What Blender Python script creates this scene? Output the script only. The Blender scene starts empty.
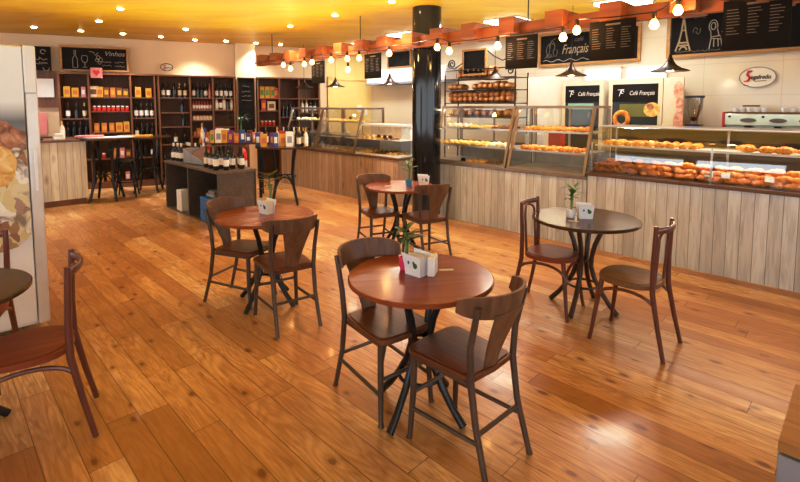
import bpy, math, random
from mathutils import Vector, Matrix
random.seed(7)
C = bpy.context.scene.collection
PI = math.pi
R2 = math.sqrt(2)
def deg(a): return math.radians(a)
def W(s, t, z=0.0):
    """room frame (s along the counters, t towards the serving wall) -> world"""
    return ((s + t) / R2, (t - s) / R2, z)
RU = -PI / 4                      # z rotation of the room frame
BA = math.atan(0.45)              # back wall direction
def B(x, off, z=0.0):
    """back wall frame: x along the wall, off = distance in front of it"""
    return (x * math.cos(BA) + off * math.sin(BA), 12.49 + x * math.sin(BA) - off * math.cos(BA), z)

# ------------------------------------------------------------------ materials
class NT:
    def __init__(s, name):
        s.m = bpy.data.materials.new(name); s.m.use_nodes = True
        s.t = s.m.node_tree; s.b = s.t.nodes['Principled BSDF']
        s.out = s.t.nodes['Material Output']
    def n(s, ty, **k):
        x = s.t.nodes.new(ty)
        for a, v in k.items(): setattr(x, a, v)
        return x
    def l(s, a, b): s.t.links.new(a, b)
    def math(s, op, a, b=None, c=None):
        x = s.n('ShaderNodeMath', operation=op)
        for i, v in enumerate((a, b, c)):
            if v is None: continue
            if isinstance(v, (int, float)): x.inputs[i].default_value = v
            else: s.l(v, x.inputs[i])
        return x.outputs[0]
    def ramp(s, fac, stops):
        x = s.n('ShaderNodeValToRGB'); e = x.color_ramp.elements
        while len(e) < len(stops): e.new(0.5)
        for i, (p, c) in enumerate(stops):
            e[i].position = p; e[i].color = (*c, 1)
        s.l(fac, x.inputs[0]); return x.outputs[0]
    def mix(s, fac, a, b, mode='MIX'):
        x = s.n('ShaderNodeMix', data_type='RGBA', blend_type=mode)
        for i, v in ((0, fac), (6, a), (7, b)):
            if isinstance(v, (int, float)): x.inputs[i].default_value = v
            elif isinstance(v, tuple): x.inputs[i].default_value = (*v, 1)
            else: s.l(v, x.inputs[i])
        return x.outputs[2]
    def coord(s, scale=(1, 1, 1), rot=(0, 0, 0), kind='Object'):
        c = s.n('ShaderNodeTexCoord'); mp = s.n('ShaderNodeMapping')
        mp.inputs['Scale'].default_value = scale; mp.inputs['Rotation'].default_value = rot
        s.l(c.outputs[kind], mp.inputs[0]); return mp.outputs[0]
    def noise(s, vec, scale, detail=3, dist=0.0, rough=0.5):
        x = s.n('ShaderNodeTexNoise'); x.inputs['Scale'].default_value = scale
        x.inputs['Detail'].default_value = detail; x.inputs['Distortion'].default_value = dist
        x.inputs['Roughness'].default_value = rough
        s.l(vec, x.inputs['Vector']); return x.outputs['Fac']
    def base(s, col=None, rough=0.5, metal=0.0, spec=None, coat=None):
        if col is not None:
            if isinstance(col, tuple): s.b.inputs['Base Color'].default_value = (*col, 1)
            else: s.l(col, s.b.inputs['Base Color'])
        if isinstance(rough, (int, float)): s.b.inputs['Roughness'].default_value = rough
        else: s.l(rough, s.b.inputs['Roughness'])
        s.b.inputs['Metallic'].default_value = metal
        if spec is not None: s.b.inputs['Specular IOR Level'].default_value = spec
        if coat is not None: s.b.inputs['Coat Weight'].default_value = coat; s.b.inputs['Coat Roughness'].default_value = 0.12
        return s.m
    def bump(s, h, strength=0.3, dist=0.01):
        x = s.n('ShaderNodeBump'); x.inputs['Strength'].default_value = strength; x.inputs['Distance'].default_value = dist
        s.l(h, x.inputs['Height']); s.l(x.outputs[0], s.b.inputs['Normal'])

def plain(name, col, rough=0.5, metal=0.0, var=0.12, scale=6, coat=None):
    t = NT(name); v = t.coord(); n = t.noise(v, scale, 2)
    d = tuple(max(0, c * (1 - var)) for c in col); h = tuple(min(1, c * (1 + var)) for c in col)
    return t.base(t.ramp(n, [(0.3, d), (0.7, h)]), rough, metal, coat=coat)
def wood(name, dark, light, axis=0, rough=0.35, scale=6.0, coat=None):
    t = NT(name); sc = [1.0, 1.0, 1.0]; sc[axis] = 0.09
    v = t.coord(tuple(sc)); n = t.noise(v, scale * 4, 5, 1.2)
    v2 = t.coord(); n2 = t.noise(v2, 2.5, 2)
    c = t.ramp(n, [(0.3, dark), (0.72, light)])
    c = t.mix(t.math('MULTIPLY', n2, 0.35), c, dark)
    t.bump(n, 0.12, 0.003)
    return t.base(c, rough, coat=coat)
def emis(name, col, st):
    t = NT(name); t.base((0, 0, 0), 0.5)
    t.b.inputs['Emission Color'].default_value = (*col, 1); t.b.inputs['Emission Strength'].default_value = st
    return t.m
def glass(name, tint=(0.93, 0.97, 0.97), amount=0.10, fres=0.75):
    """thin clear glazing: mostly see-through with fresnel reflections"""
    t = NT(name); t.t.nodes.remove(t.b)
    tr = t.n('ShaderNodeBsdfTransparent'); tr.inputs[0].default_value = (*tint, 1)
    gl = t.n('ShaderNodeBsdfGlossy'); gl.inputs['Roughness'].default_value = 0.02
    lw = t.n('ShaderNodeLayerWeight'); lw.inputs[0].default_value = 0.35
    f = t.math('ADD', t.math('MULTIPLY', lw.outputs['Fresnel'], fres), amount)
    f.node.use_clamp = True
    mx = t.n('ShaderNodeMixShader'); t.l(f, mx.inputs[0]); t.l(tr.outputs[0], mx.inputs[1]); t.l(gl.outputs[0], mx.inputs[2])
    t.l(mx.outputs[0], t.out.inputs[0]); return t.m

def floor_mat():
    t = NT('pine_floor')
    v = t.coord(rot=(0, 0, PI / 4))          # x along the boards
    sp = t.n('ShaderNodeSeparateXYZ'); t.l(v, sp.inputs[0]); x, y = sp.outputs[0], sp.outputs[1]
    PW, PL = 0.145, 1.35
    ry = t.math('DIVIDE', y, PW); row = t.math('FLOOR', ry)
    wn = t.n('ShaderNodeTexWhiteNoise', noise_dimensions='1D'); t.l(row, wn.inputs['W'])
    rx = t.math('ADD', t.math('DIVIDE', x, PL), t.math('MULTIPLY', wn.outputs['Value'], 7.3)); col = t.math('FLOOR', rx)
    cb = t.n('ShaderNodeCombineXYZ'); t.l(row, cb.inputs[0]); t.l(col, cb.inputs[1])
    w2 = t.n('ShaderNodeTexWhiteNoise', noise_dimensions='3D'); t.l(cb.outputs[0], w2.inputs['Vector']); pid = w2.outputs['Value']
    # grain, shifted per board
    off = t.n('ShaderNodeVectorMath', operation='MULTIPLY_ADD'); t.l(w2.outputs['Color'], off.inputs[0])
    off.inputs[1].default_value = (9, 9, 9); t.l(v, off.inputs[2])
    mp = t.n('ShaderNodeMapping'); mp.inputs['Scale'].default_value = (0.7, 7, 1); t.l(off.outputs[0], mp.inputs[0])
    g = t.noise(mp.outputs[0], 4.5, 5, 1.4, 0.6)
    mp2 = t.n('ShaderNodeMapping'); mp2.inputs['Scale'].default_value = (0.55, 3.2, 1); t.l(off.outputs[0], mp2.inputs[0])
    big = t.noise(mp2.outputs[0], 1.1, 2, 0.3)
    rings = t.math('ABSOLUTE', t.math('SINE', t.math('MULTIPLY', big, 75)))
    base = t.ramp(pid, [(0.0, (0.46, 0.235, 0.082)), (0.3, (0.62, 0.365, 0.145)), (0.6, (0.71, 0.44, 0.19)), (0.85, (0.80, 0.54, 0.25)), (1.0, (0.92, 0.72, 0.40))])
    c = t.mix(t.math('MULTIPLY', t.ramp(g, [(0.36, (0, 0, 0)), (0.68, (1, 1, 1))]), 0.62), base, (0.32, 0.125, 0.028))
    c = t.mix(t.math('MULTIPLY', t.math('POWER', rings, 3.0), 0.30), c, (0.30, 0.12, 0.028))
    # cloudy stain patches
    pn = t.noise(v, 0.9, 3, 0.5)
    c = t.mix(t.math('MULTIPLY', t.ramp(pn, [(0.42, (0, 0, 0)), (0.75, (1, 1, 1))]), 0.6), c, (0.30, 0.105, 0.025))
    bn = t.noise(mp2.outputs[0], 3.4, 4, 1.6, 0.65)
    c = t.mix(t.math('MULTIPLY', t.ramp(bn, [(0.60, (0, 0, 0)), (0.74, (1, 1, 1))]), 0.7), c, (0.20, 0.06, 0.014))
    # knots
    mk = t.n('ShaderNodeMapping'); mk.inputs['Scale'].default_value = (1.9, 3.6, 1); t.l(off.outputs[0], mk.inputs[0])
    vo = t.n('ShaderNodeTexVoronoi', voronoi_dimensions='2D'); vo.inputs['Scale'].default_value = 1.7; t.l(mk.outputs[0], vo.inputs['Vector'])
    dk = t.math('ADD', vo.outputs['Distance'], t.math('MULTIPLY', t.math('SUBTRACT', bn, 0.5), 0.28))
    kn = t.ramp(dk, [(0.0, (1, 1, 1)), (0.065, (0.95, 0.95, 0.95)), (0.10, (0.35, 0.35, 0.35)), (0.19, (0, 0, 0))])
    sc_ = t.n('ShaderNodeSeparateColor'); t.l(vo.outputs['Color'], sc_.inputs[0]); kn = t.math('MULTIPLY', kn, t.math('GREATER_THAN', sc_.outputs[0], 0.74))
    c = t.mix(t.math('MULTIPLY', kn, 0.85), c, (0.15, 0.032, 0.008))
    # seams
    fy = t.math('FRACT', ry); fx = t.math('FRACT', rx)
    sy = t.math('LESS_THAN', t.math('MINIMUM', fy, t.math('SUBTRACT', 1.0, fy)), 0.016)
    sx = t.math('LESS_THAN', fx, 0.0035)
    seam = t.math('MAXIMUM', sy, sx)
    c = t.mix(t.math('MULTIPLY', seam, 0.72), c, (0.09, 0.026, 0.008))
    r = t.math('ADD', t.math('MULTIPLY', pn, 0.16), 0.21)
    t.base(c, r, coat=0.06, spec=0.42)
    t.b.inputs['Coat Roughness'].default_value = 0.06
    h = t.math('SUBTRACT', t.math('ADD', t.math('MULTIPLY', g, 0.12), t.math('MULTIPLY', t.noise(v, 5, 2), 0.5)), seam)
    t.bump(h, 0.22, 0.004)
    return t.m

def slats_mat(name, width, c0, c1, c2, axis=0, rough=0.6):
    """vertical boards of weathered pine, board index along local axis"""
    t = NT(name); v = t.coord(); sp = t.n('ShaderNodeSeparateXYZ'); t.l(v, sp.inputs[0])
    rx = t.math('DIVIDE', sp.outputs[axis], width); fl = t.math('FLOOR', rx)
    wn = t.n('ShaderNodeTexWhiteNoise', noise_dimensions='1D'); t.l(fl, wn.inputs['W'])
    off = t.n('ShaderNodeVectorMath', operation='MULTIPLY_ADD'); t.l(wn.outputs['Color'], off.inputs[0])
    off.inputs[1].default_value = (5, 5, 5); t.l(v, off.inputs[2])
    mp = t.n('ShaderNodeMapping'); mp.inputs['Scale'].default_value = (9, 9, 0.8); t.l(off.outputs[0], mp.inputs[0])
    g = t.noise(mp.outputs[0], 3.2, 5, 0.9)
    c = t.ramp(wn.outputs['Value'], [(0, c0), (0.5, c1), (1, c2)])
    c = t.mix(t.ramp(g, [(0.42, (0, 0, 0)), (0.8, (0.6, 0.6, 0.6))]), c, tuple(q * 0.5 for q in c0))
    vo = t.n('ShaderNodeTexVoronoi'); vo.inputs['Scale'].default_value = 1.0
    mk = t.n('ShaderNodeMapping'); mk.inputs['Scale'].default_value = (5, 5, 1.8); t.l(off.outputs[0], mk.inputs[0]); t.l(mk.outputs[0], vo.inputs['Vector'])
    kn = t.ramp(vo.outputs['Distance'], [(0, (1, 1, 1)), (0.11, (0.5, 0.5, 0.5)), (0.2, (0, 0, 0))])
    c = t.mix(t.math('MULTIPLY', kn, 0.7), c, tuple(q * 0.22 for q in c0))
    fx = t.math('FRACT', rx); seam = t.math('LESS_THAN', fx, 0.045)
    c = t.mix(t.math('MULTIPLY', seam, 0.75), c, tuple(q * 0.12 for q in c0))
    t.bump(t.math('SUBTRACT', t.math('MULTIPLY', g, 0.2), seam), 0.4, 0.006)
    return t.base(c, rough)

def tile_mat(name, col, tw, th, line=(0.42, 0.38, 0.3)):
    t = NT(name); v = t.coord(); sp = t.n('ShaderNodeSeparateXYZ'); t.l(v, sp.inputs[0])
    fx = t.math('FRACT', t.math('DIVIDE', sp.outputs[0], tw)); fz = t.math('FRACT', t.math('DIVIDE', sp.outputs[2], th))
    s = t.math('MAXIMUM', t.math('LESS_THAN', fx, 0.008), t.math('LESS_THAN', fz, 0.014))
    n = t.noise(v, 1.2, 2)
    c = t.ramp(n, [(0.3, tuple(q * 0.93 for q in col)), (0.7, col)])
    c = t.mix(t.math('MULTIPLY', s, 0.5), c, line)
    return t.base(c, 0.16)

M = {}
M['floor'] = floor_mat()
def ceil_mat():
    t = NT('yellow_ceiling'); v = t.coord(rot=(0, 0, PI / 4), scale=(0.35, 1.5, 1)); n = t.noise(v, 1.6, 3, 0.8)
    v2 = t.coord(rot=(0, 0, PI / 4)); sp = t.n('ShaderNodeSeparateXYZ'); t.l(v2, sp.inputs[0])
    ln = t.math('LESS_THAN', t.math('FRACT', t.math('DIVIDE', sp.outputs[0], 1.25)), 0.012)
    c = t.ramp(n, [(0.3, (0.56, 0.33, 0.008)), (0.7, (0.76, 0.47, 0.012))])
    c = t.mix(t.math('MULTIPLY', ln, 0.45), c, (0.3, 0.17, 0.03))
    t.bump(n, 0.5, 0.05)
    return t.base(c, 0.45)
M['ceiling'] = ceil_mat()
M['wall_cream'] = plain('cream_wall_paint', (0.74, 0.60, 0.43), 0.7, var=0.05, scale=1.5)
M['wall_tile'] = tile_mat('cream_wall_tiles', (0.74, 0.66, 0.54), 0.9, 0.45)
M['door_yellow'] = plain('pale_yellow_door_paint', (0.80, 0.62, 0.26), 0.45, var=0.04)
M['tub_frame'] = plain('brown_grey_metal_paint', (0.105, 0.068, 0.050), 0.34, 0.3, 0.18, 9)
M['tub_wood'] = wood('walnut_chair_wood', (0.11, 0.032, 0.013), (0.23, 0.072, 0.03), 1, 0.36, 5, 0.05)
M['tub_back'] = wood('brown_chair_back', (0.12, 0.055, 0.030), (0.23, 0.115, 0.064), 2, 0.4, 5, 0.05)
M['bent_wood'] = wood('mahogany_bent_wood', (0.10, 0.022, 0.012), (0.19, 0.05, 0.025), 2, 0.28, 4, 0.4)
M['bent_seat'] = wood('mahogany_seat', (0.19, 0.040, 0.017), (0.33, 0.082, 0.033), 1, 0.42, 4, 0.02)
M['seat_sheen'] = wood('seat_wood_tan_sheen', (0.17, 0.085, 0.042), (0.26, 0.14, 0.072), 1, 0.45, 4, 0.1)  # reddish-brown seat with its beige reflection put into the colour
M['top_red'] = wood('cherry_table_top', (0.20, 0.043, 0.014), (0.33, 0.082, 0.026), 0, 0.27, 2.5, 0.15)
M['top_dark'] = wood('dark_walnut_table_top', (0.050, 0.020, 0.011), (0.105, 0.042, 0.021), 0, 0.24, 2.5, 0.1)
M['leg_black'] = plain('black_blue_leg_paint', (0.022, 0.022, 0.028), 0.25, 0.3, 0.2)
M['leg_brown'] = plain('dark_brown_leg_paint', (0.06, 0.028, 0.02), 0.28, 0.2, 0.2)
M['slats_grey'] = slats_mat('whitewashed_pine_boards', 0.105, (0.52, 0.56, 0.60), (0.61, 0.67, 0.72), (0.69, 0.77, 0.84))
M['slats_tan'] = slats_mat('tan_pine_boards', 0.105, (0.40, 0.275, 0.185), (0.47, 0.34, 0.235), (0.53, 0.40, 0.285))
M['slats_v'] = slats_mat('whitewashed_pine_boards_side', 0.105, (0.58, 0.58, 0.56), (0.66, 0.67, 0.65), (0.74, 0.76, 0.75), axis=1)
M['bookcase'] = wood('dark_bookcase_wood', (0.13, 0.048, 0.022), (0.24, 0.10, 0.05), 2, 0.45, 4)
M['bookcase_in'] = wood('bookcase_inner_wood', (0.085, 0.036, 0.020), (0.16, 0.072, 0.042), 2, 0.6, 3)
M['bench_grey'] = wood('dark_grey_laminate', (0.075, 0.060, 0.056), (0.145, 0.115, 0.10), 0, 0.3, 3)
M['bench_top'] = wood('grey_brown_laminate', (0.12, 0.085, 0.065), (0.19, 0.14, 0.11), 0, 0.3, 3)
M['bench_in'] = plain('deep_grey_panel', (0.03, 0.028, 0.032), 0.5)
M['steel'] = plain('brushed_steel', (0.55, 0.52, 0.48), 0.28, 0.85, 0.08)
M['steel_warm'] = plain('brown_grey_steel', (0.34, 0.28, 0.235), 0.35, 0.4, 0.12)
M['deck'] = plain('stone_deck', (0.24, 0.20, 0.17), 0.25, 0.2, 0.15)
M['deck_dark'] = plain('brown_counter_deck', (0.16, 0.075, 0.035), 0.25, 0.1, 0.15)
M['glass'] = glass('case_glass', (0.95, 0.97, 0.97), 0.025, 0.30)
M['glass_low'] = glass('curved_case_glass', (0.88, 0.93, 0.95), 0.16)
M['white_pl'] = plain('white_plastic', (0.80, 0.84, 0.90), 0.35, 0, 0.03)
M['white_sheet'] = plain('white_enamel_panel', (0.76, 0.70, 0.60), 0.35, 0, 0.04)
M['tray'] = plain('light_tray', (0.66, 0.64, 0.62), 0.3, 0.2, 0.06)
M['black_pl'] = plain('black_plastic', (0.012, 0.011, 0.012), 0.3)
M['black_matt'] = plain('black_iron', (0.018, 0.013, 0.011), 0.5)
M['pillar'] = plain('black_gloss_pillar', (0.006, 0.006, 0.008), 0.09, 0.0, 0.2, coat=0.2)
M['chalk'] = plain('chalkboard_slate', (0.013, 0.012, 0.013), 0.75, 0, 0.4, 3)
M['menu'] = plain('black_menu_panel', (0.008, 0.006, 0.006), 0.6, 0, 0.2)
M['frame_wood'] = wood('golden_frame_wood', (0.34, 0.17, 0.05), (0.52, 0.29, 0.10), 0, 0.4, 3)
M['chalk_line'] = plain('chalk_marks', (0.42, 0.38, 0.33), 0.9)
M['chalk_dim'] = plain('faint_chalk_marks', (0.17, 0.14, 0.12), 0.9)
M['chalk_cream'] = plain('cream_chalk_marks', (0.42, 0.34, 0.22), 0.9)
M['beam'] = wood('orange_timber', (0.19, 0.055, 0.014), (0.38, 0.12, 0.03), 0, 0.42, 2.0)
M['bulb'] = emis('glowing_bulb', (1.0, 0.50, 0.12), 12)
M['bulb_white'] = emis('glowing_bulb_warm_white', (1.0, 0.72, 0.38), 28)
M['down'] = emis('glowing_downlight', (1.0, 0.80, 0.50), 30)
M['tube'] = emis('fluorescent_tube', (1.0, 0.97, 0.92), 9)
M['cool_light'] = emis('bright_wall_strip', (0.80, 0.95, 1.0), 2.2)  # glow of the emissive strips on the serving wall
M['lamp_black'] = plain('black_brown_lampshade', (0.035, 0.018, 0.012), 0.35, 0.5, 0.2)
M['lamp_copper'] = plain('copper_lamp_inside', (0.62, 0.27, 0.09), 0.3, 0.8, 0.1)
def bake(name, a, b, c):
    t = NT(name); v = t.coord(); n = t.noise(v, 16, 4, 0.6)
    t.bump(n, 0.4, 0.004)
    return t.base(t.ramp(n, [(0.3, a), (0.5, b), (0.72, c)]), 0.42)
M['croissant'] = bake('golden_crust', (0.38, 0.09, 0.012), (0.72, 0.26, 0.045), (0.88, 0.50, 0.15))
M['pastry_y'] = bake('yellow_pastry', (0.48, 0.22, 0.04), (0.75, 0.48, 0.13), (0.85, 0.70, 0.35))
M['pastry_w'] = bake('iced_pastry', (0.55, 0.36, 0.22), (0.75, 0.66, 0.52), (0.88, 0.84, 0.78))
M['pastry_d'] = bake('chocolate_pastry', (0.07, 0.02, 0.01), (0.18, 0.06, 0.02), (0.35, 0.14, 0.05))
M['loaf'] = bake('brown_loaf_crust', (0.28, 0.09, 0.025), (0.55, 0.25, 0.085), (0.74, 0.46, 0.22))
M['bread_roll'] = bake('pale_roll_crust', (0.45, 0.24, 0.09), (0.64, 0.42, 0.2), (0.75, 0.55, 0.32))
M['wine_glass'] = plain('dark_wine_bottle_glass', (0.012, 0.012, 0.014), 0.08)
M['wine_blue'] = plain('blue_black_bottle_glass', (0.012, 0.016, 0.035), 0.08)
M['rose'] = plain('rose_bottle_glass', (0.40, 0.12, 0.08), 0.12)
M['clear_b'] = plain('pale_bottle_glass', (0.55, 0.55, 0.50), 0.1)
M['paper'] = plain('white_paper', (0.78, 0.78, 0.80), 0.6, 0, 0.04)
M['paper_cream'] = plain('cream_paper', (0.70, 0.62, 0.48), 0.6, 0, 0.06)
M['gold'] = plain('gold_capsule', (0.55, 0.34, 0.08), 0.3, 0.5)
M['red'] = plain('red_paint', (0.52, 0.03, 0.02), 0.35)
M['pink'] = plain('pink_plastic', (0.72, 0.05, 0.16), 0.35)
M['pinkpaper'] = plain('pink_poster_paper', (0.66, 0.26, 0.28), 0.6)
M['yellow'] = plain('yellow_card', (0.62, 0.34, 0.04), 0.45)
M['orange'] = plain('orange_card', (0.50, 0.17, 0.04), 0.45)
M['blue'] = plain('blue_card', (0.03, 0.08, 0.30), 0.4)
M['bluebox'] = plain('bright_blue_box', (0.02, 0.19, 0.62), 0.4)
M['bluepot'] = plain('sky_blue_pot', (0.04, 0.28, 0.62), 0.35)
M['green'] = plain('green_card', (0.08, 0.28, 0.06), 0.45)
M['purple'] = plain('purple_card', (0.20, 0.03, 0.22), 0.4)
M['grey'] = plain('grey_card', (0.28, 0.30, 0.36), 0.5)
M['brown'] = plain('brown_card', (0.18, 0.07, 0.035), 0.5)
M['leaf'] = plain('green_leaf', (0.045, 0.17, 0.035), 0.4, 0, 0.4, 15)
M['leaf_dark'] = plain('dark_green_leaf', (0.02, 0.085, 0.025), 0.4, 0, 0.4, 15)
M['stem'] = plain('green_stalk', (0.13, 0.24, 0.06), 0.45)
M['logo_red'] = plain('logo_red', (0.55, 0.01, 0.02), 0.4)
M['logo_black'] = plain('logo_black', (0.01, 0.01, 0.01), 0.4)
M['fridge_in'] = plain('dark_fridge_interior', (0.02, 0.028, 0.028), 0.2)
M['teal'] = plain('pale_teal_plastic', (0.25, 0.52, 0.47), 0.3)
M['green_back'] = plain('olive_panel', (0.16, 0.17, 0.05), 0.5)
M['machine'] = plain('pale_green_machine_panel', (0.58, 0.66, 0.55), 0.25, 0.3)
M['blue_disp'] = emis('blue_display', (0.10, 0.10, 1.0), 1.6)
M['meat'] = bake('printed_pink_skin', (0.48, 0.16, 0.12), (0.68, 0.34, 0.25), (0.80, 0.55, 0.42))
def sandwich_mat():
    t = NT('printed_sandwich_photograph'); v = t.coord()
    n = t.noise(v, 3.5, 2, 1.0); vo = t.n('ShaderNodeTexVoronoi'); vo.inputs['Scale'].default_value = 11
    wv = t.n('ShaderNodeVectorMath', operation='MULTIPLY_ADD'); nn = t.n('ShaderNodeTexNoise'); nn.inputs['Scale'].default_value = 6
    t.l(v, nn.inputs['Vector']); t.l(nn.outputs['Color'], wv.inputs[0]); wv.inputs[1].default_value = (0.25,) * 3; t.l(v, wv.inputs[2])
    t.l(wv.outputs[0], vo.inputs['Vector'])
    c = t.ramp(vo.outputs['Color'], [(0.0, (0.80, 0.78, 0.72)), (0.3, (0.66, 0.58, 0.26)), (0.55, (0.88, 0.87, 0.84)), (0.75, (0.34, 0.17, 0.08)), (1.0, (0.60, 0.50, 0.30))])
    c = t.mix(t.math('MULTIPLY', t.ramp(t.noise(v, 7, 3, 1), [(0.5, (0, 0, 0)), (0.62, (1, 1, 1))]), 0.7), c, (0.10, 0.03, 0.02))
    return t.base(c, 0.35)
M['sandwich'] = sandwich_mat()
M['bread_print'] = bake('printed_bread_crust', (0.16, 0.05, 0.02), (0.42, 0.18, 0.08), (0.66, 0.42, 0.24))
def grad_mat():
    t = NT('white_to_grey_print'); v = t.coord(); sp = t.n('ShaderNodeSeparateXYZ'); t.l(v, sp.inputs[0])
    c = t.ramp(t.math('DIVIDE', sp.outputs[2], 2.1), [(0.0, (0.80, 0.86, 0.93)), (0.28, (0.86, 0.91, 0.97)), (0.735, (0.16, 0.17, 0.18)), (0.80, (0.78, 0.83, 0.88)), (1.0, (0.84, 0.90, 0.97))])
    return t.base(c, 0.35)
M['fridge_print'] = grad_mat()

# ------------------------------------------------------------------ mesh builder
class MB:
    def __init__(s): s.v = []; s.f = []; s.m = []; s.mi = 0; s.X = Matrix.Identity(4)
    def add(s, vs, fs):
        o = len(s.v)
        for p in vs: s.v.append(tuple(s.X @ Vector(p)))
        for f in fs: s.f.append(tuple(o + i for i in f)); s.m.append(s.mi)
    def box(s, x0, x1, y0, y1, z0, z1):
        s.add([(x0,y0,z0),(x1,y0,z0),(x1,y1,z0),(x0,y1,z0),(x0,y0,z1),(x1,y0,z1),(x1,y1,z1),(x0,y1,z1)],
              [(0,3,2,1),(4,5,6,7),(0,1,5,4),(1,2,6,5),(2,3,7,6),(3,0,4,7)]); return s
    def cb(s, c, d, rz=0.0):
        X = s.X.copy(); s.X = X @ Matrix.Translation(c) @ Matrix.Rotation(rz, 4, 'Z')
        s.box(-d[0]/2, d[0]/2, -d[1]/2, d[1]/2, -d[2]/2, d[2]/2); s.X = X; return s
    def rings(s, rs, cap=True, closed=False):
        n = len(rs[0]); vs = [p for r in rs for p in r]; fs = []
        k = len(rs)
        for i in range(k if closed else k - 1):
            a, b = i * n, ((i + 1) % k) * n
            for j in range(n):
                j2 = (j + 1) % n; fs.append((a + j, a + j2, b + j2, b + j))
        if cap and not closed:
            fs.append(tuple(range(n - 1, -1, -1))); fs.append(tuple((k - 1) * n + j for j in range(n)))
        s.add(vs, fs); return s
    def tube(s, pts, r, n=10, closed=False, flat=None):
        P = [Vector(p) for p in pts]; k = len(P); rs = []
        if not isinstance(r, (list, tuple)): r = [r] * k
        up = None
        for i in range(k):
            if closed: d = P[(i + 1) % k] - P[i - 1]
            else: d = P[min(i + 1, k - 1)] - P[max(i - 1, 0)]
            d.normalize()
            if up is None:
                up = Vector((0, 0, 1)) if abs(d.z) < 0.9 else Vector((1, 0, 0))
            a = d.cross(up)
            if a.length < 1e-4: a = d.orthogonal()
            a.normalize(); b = a.cross(d); b.normalize(); up = b
            ra, rb = (r[i], r[i]) if flat is None else (r[i] * flat[0], r[i] * flat[1])
            rs.append([tuple(P[i] + a * ra * math.cos(2*PI*j/n) + b * rb * math.sin(2*PI*j/n)) for j in range(n)])
        return s.rings(rs, True, closed)
    def lathe(s, prof, c=(0, 0, 0), n=24):
        rs = [[(c[0] + max(r, 1e-4) * math.cos(2*PI*j/n), c[1] + max(r, 1e-4) * math.sin(2*PI*j/n), c[2] + z) for j in range(n)] for r, z in prof]
        return s.rings(rs)
    def prism(s, poly, z0, z1):
        n = len(poly); s.add([(x, y, z0) for x, y in poly] + [(x, y, z1) for x, y in poly],
            [tuple(range(n - 1, -1, -1)), tuple(range(n, 2 * n))] + [(i, (i + 1) % n, n + (i + 1) % n, n + i) for i in range(n)]); return s
    def sheet(s, grid, th=None, nrm=(0, -1, 0)):
        """grid of points, optionally thickened along nrm"""
        a = len(grid); b = len(grid[0]); vs = [p for r in grid for p in r]; fs = []
        for i in range(a - 1):
            for j in range(b - 1): fs.append((i*b+j, i*b+j+1, (i+1)*b+j+1, (i+1)*b+j))
        if th:
            N = len(vs); nv = Vector(nrm) * th; vs = vs + [tuple(Vector(p) + nv) for p in vs]
            fs += [tuple(N + q for q in reversed(f)) for f in fs[:]]
            edge = [j for j in range(b)] + [i*b+b-1 for i in range(1, a)] + [(a-1)*b+j for j in range(b-2, -1, -1)] + [i*b for i in range(a-2, 0, -1)]
            for i in range(len(edge)):
                p, q = edge[i], edge[(i+1) % len(edge)]; fs.append((q, p, p + N, q + N))
        s.add(vs, fs); return s
    def ball(s, c, r, n=12):
        if not isinstance(r, (tuple, list)): r = (r, r, r)
        rs = []
        k = n // 2 + 1
        for i in range(k + 1):
            a = PI * i / k; q = max(math.sin(a), 0.01)
            rs.append([(c[0] + r[0]*q*math.cos(2*PI*j/n), c[1] + r[1]*q*math.sin(2*PI*j/n), c[2] - r[2]*math.cos(a)) for j in range(n)])
        return s.rings(rs)
    def build(s, name, mats, parent=None, bevel=0.0, smooth=40, loc=None, rz=None):
        me = bpy.data.meshes.new(name); me.from_pydata(s.v, [], s.f)
        if not isinstance(mats, (list, tuple)): mats = [mats]
        for m in mats: me.materials.append(M[m] if isinstance(m, str) else m)
        me.polygons.foreach_set('material_index', s.m)
        me.validate(); me.update()
        import bmesh
        bm = bmesh.new(); bm.from_mesh(me); bmesh.ops.recalc_face_normals(bm, faces=bm.faces); bm.to_mesh(me); bm.free()
        me.polygons.foreach_set('use_smooth', [True] * len(me.polygons))
        me.set_sharp_from_angle(angle=deg(smooth))
        o = bpy.data.objects.new(name, me); C.objects.link(o)
        if parent: o.parent = parent
        if bevel:
            b = o.modifiers.new('edge', 'BEVEL'); b.width = bevel; b.segments = 2; b.limit_method = 'ANGLE'
        if loc is not None: o.location = loc
        if rz is not None: o.rotation_euler = (0, 0, rz)
        return o

def tag(o, label, cat, group=None):
    o['label'] = label; o['category'] = cat
    if group: o['group'] = group
    return o
def thing(name, label, cat, loc=(0, 0, 0), rz=0.0, group=None):
    o = bpy.data.objects.new(name, None); C.objects.link(o); o.empty_display_size = 0.1
    o.location = loc; o.rotation_euler = (0, 0, rz); return tag(o, label, cat, group)
def struct(o): o['kind'] = 'structure'; return o
KIDS = {}
def kids(o): return [c for c in C.objects if c.parent is o] if o.name not in KIDS else KIDS[o.name]
def freeze(o):
    """remember the children once so that copying stays quick"""
    ch = [c for c in C.objects if c.parent is o]; KIDS[o.name] = ch
    for c in ch: freeze(c)
    return o
def dup(o, loc=None, rz=None, label=None, group=None, scale=None, parent=None):
    c = o.copy(); C.objects.link(c)
    if parent: c.parent = parent
    if loc is not None: c.location = loc
    if rz is not None: c.rotation_euler = (c.rotation_euler[0], c.rotation_euler[1], rz)
    if label: c['label'] = label
    if group: c['group'] = group
    if scale: c.scale = scale
    for k in kids(o): dup(k, parent=c)
    return c
class Proto:
    """first use places the original, later uses place copies"""
    def __init__(s, o): s.o = freeze(o); s.used = False
    def put(s, loc, rz=0.0, label=None, group=None, scale=None):
        if not s.used:
            s.used = True; o = s.o; o.location = loc; o.rotation_euler = (o.rotation_euler[0], o.rotation_euler[1], rz)
            if label: o['label'] = label
            if group: o['group'] = group
            if scale: o.scale = scale
            return o
        return dup(s.o, loc, rz, label, group, scale)

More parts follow.
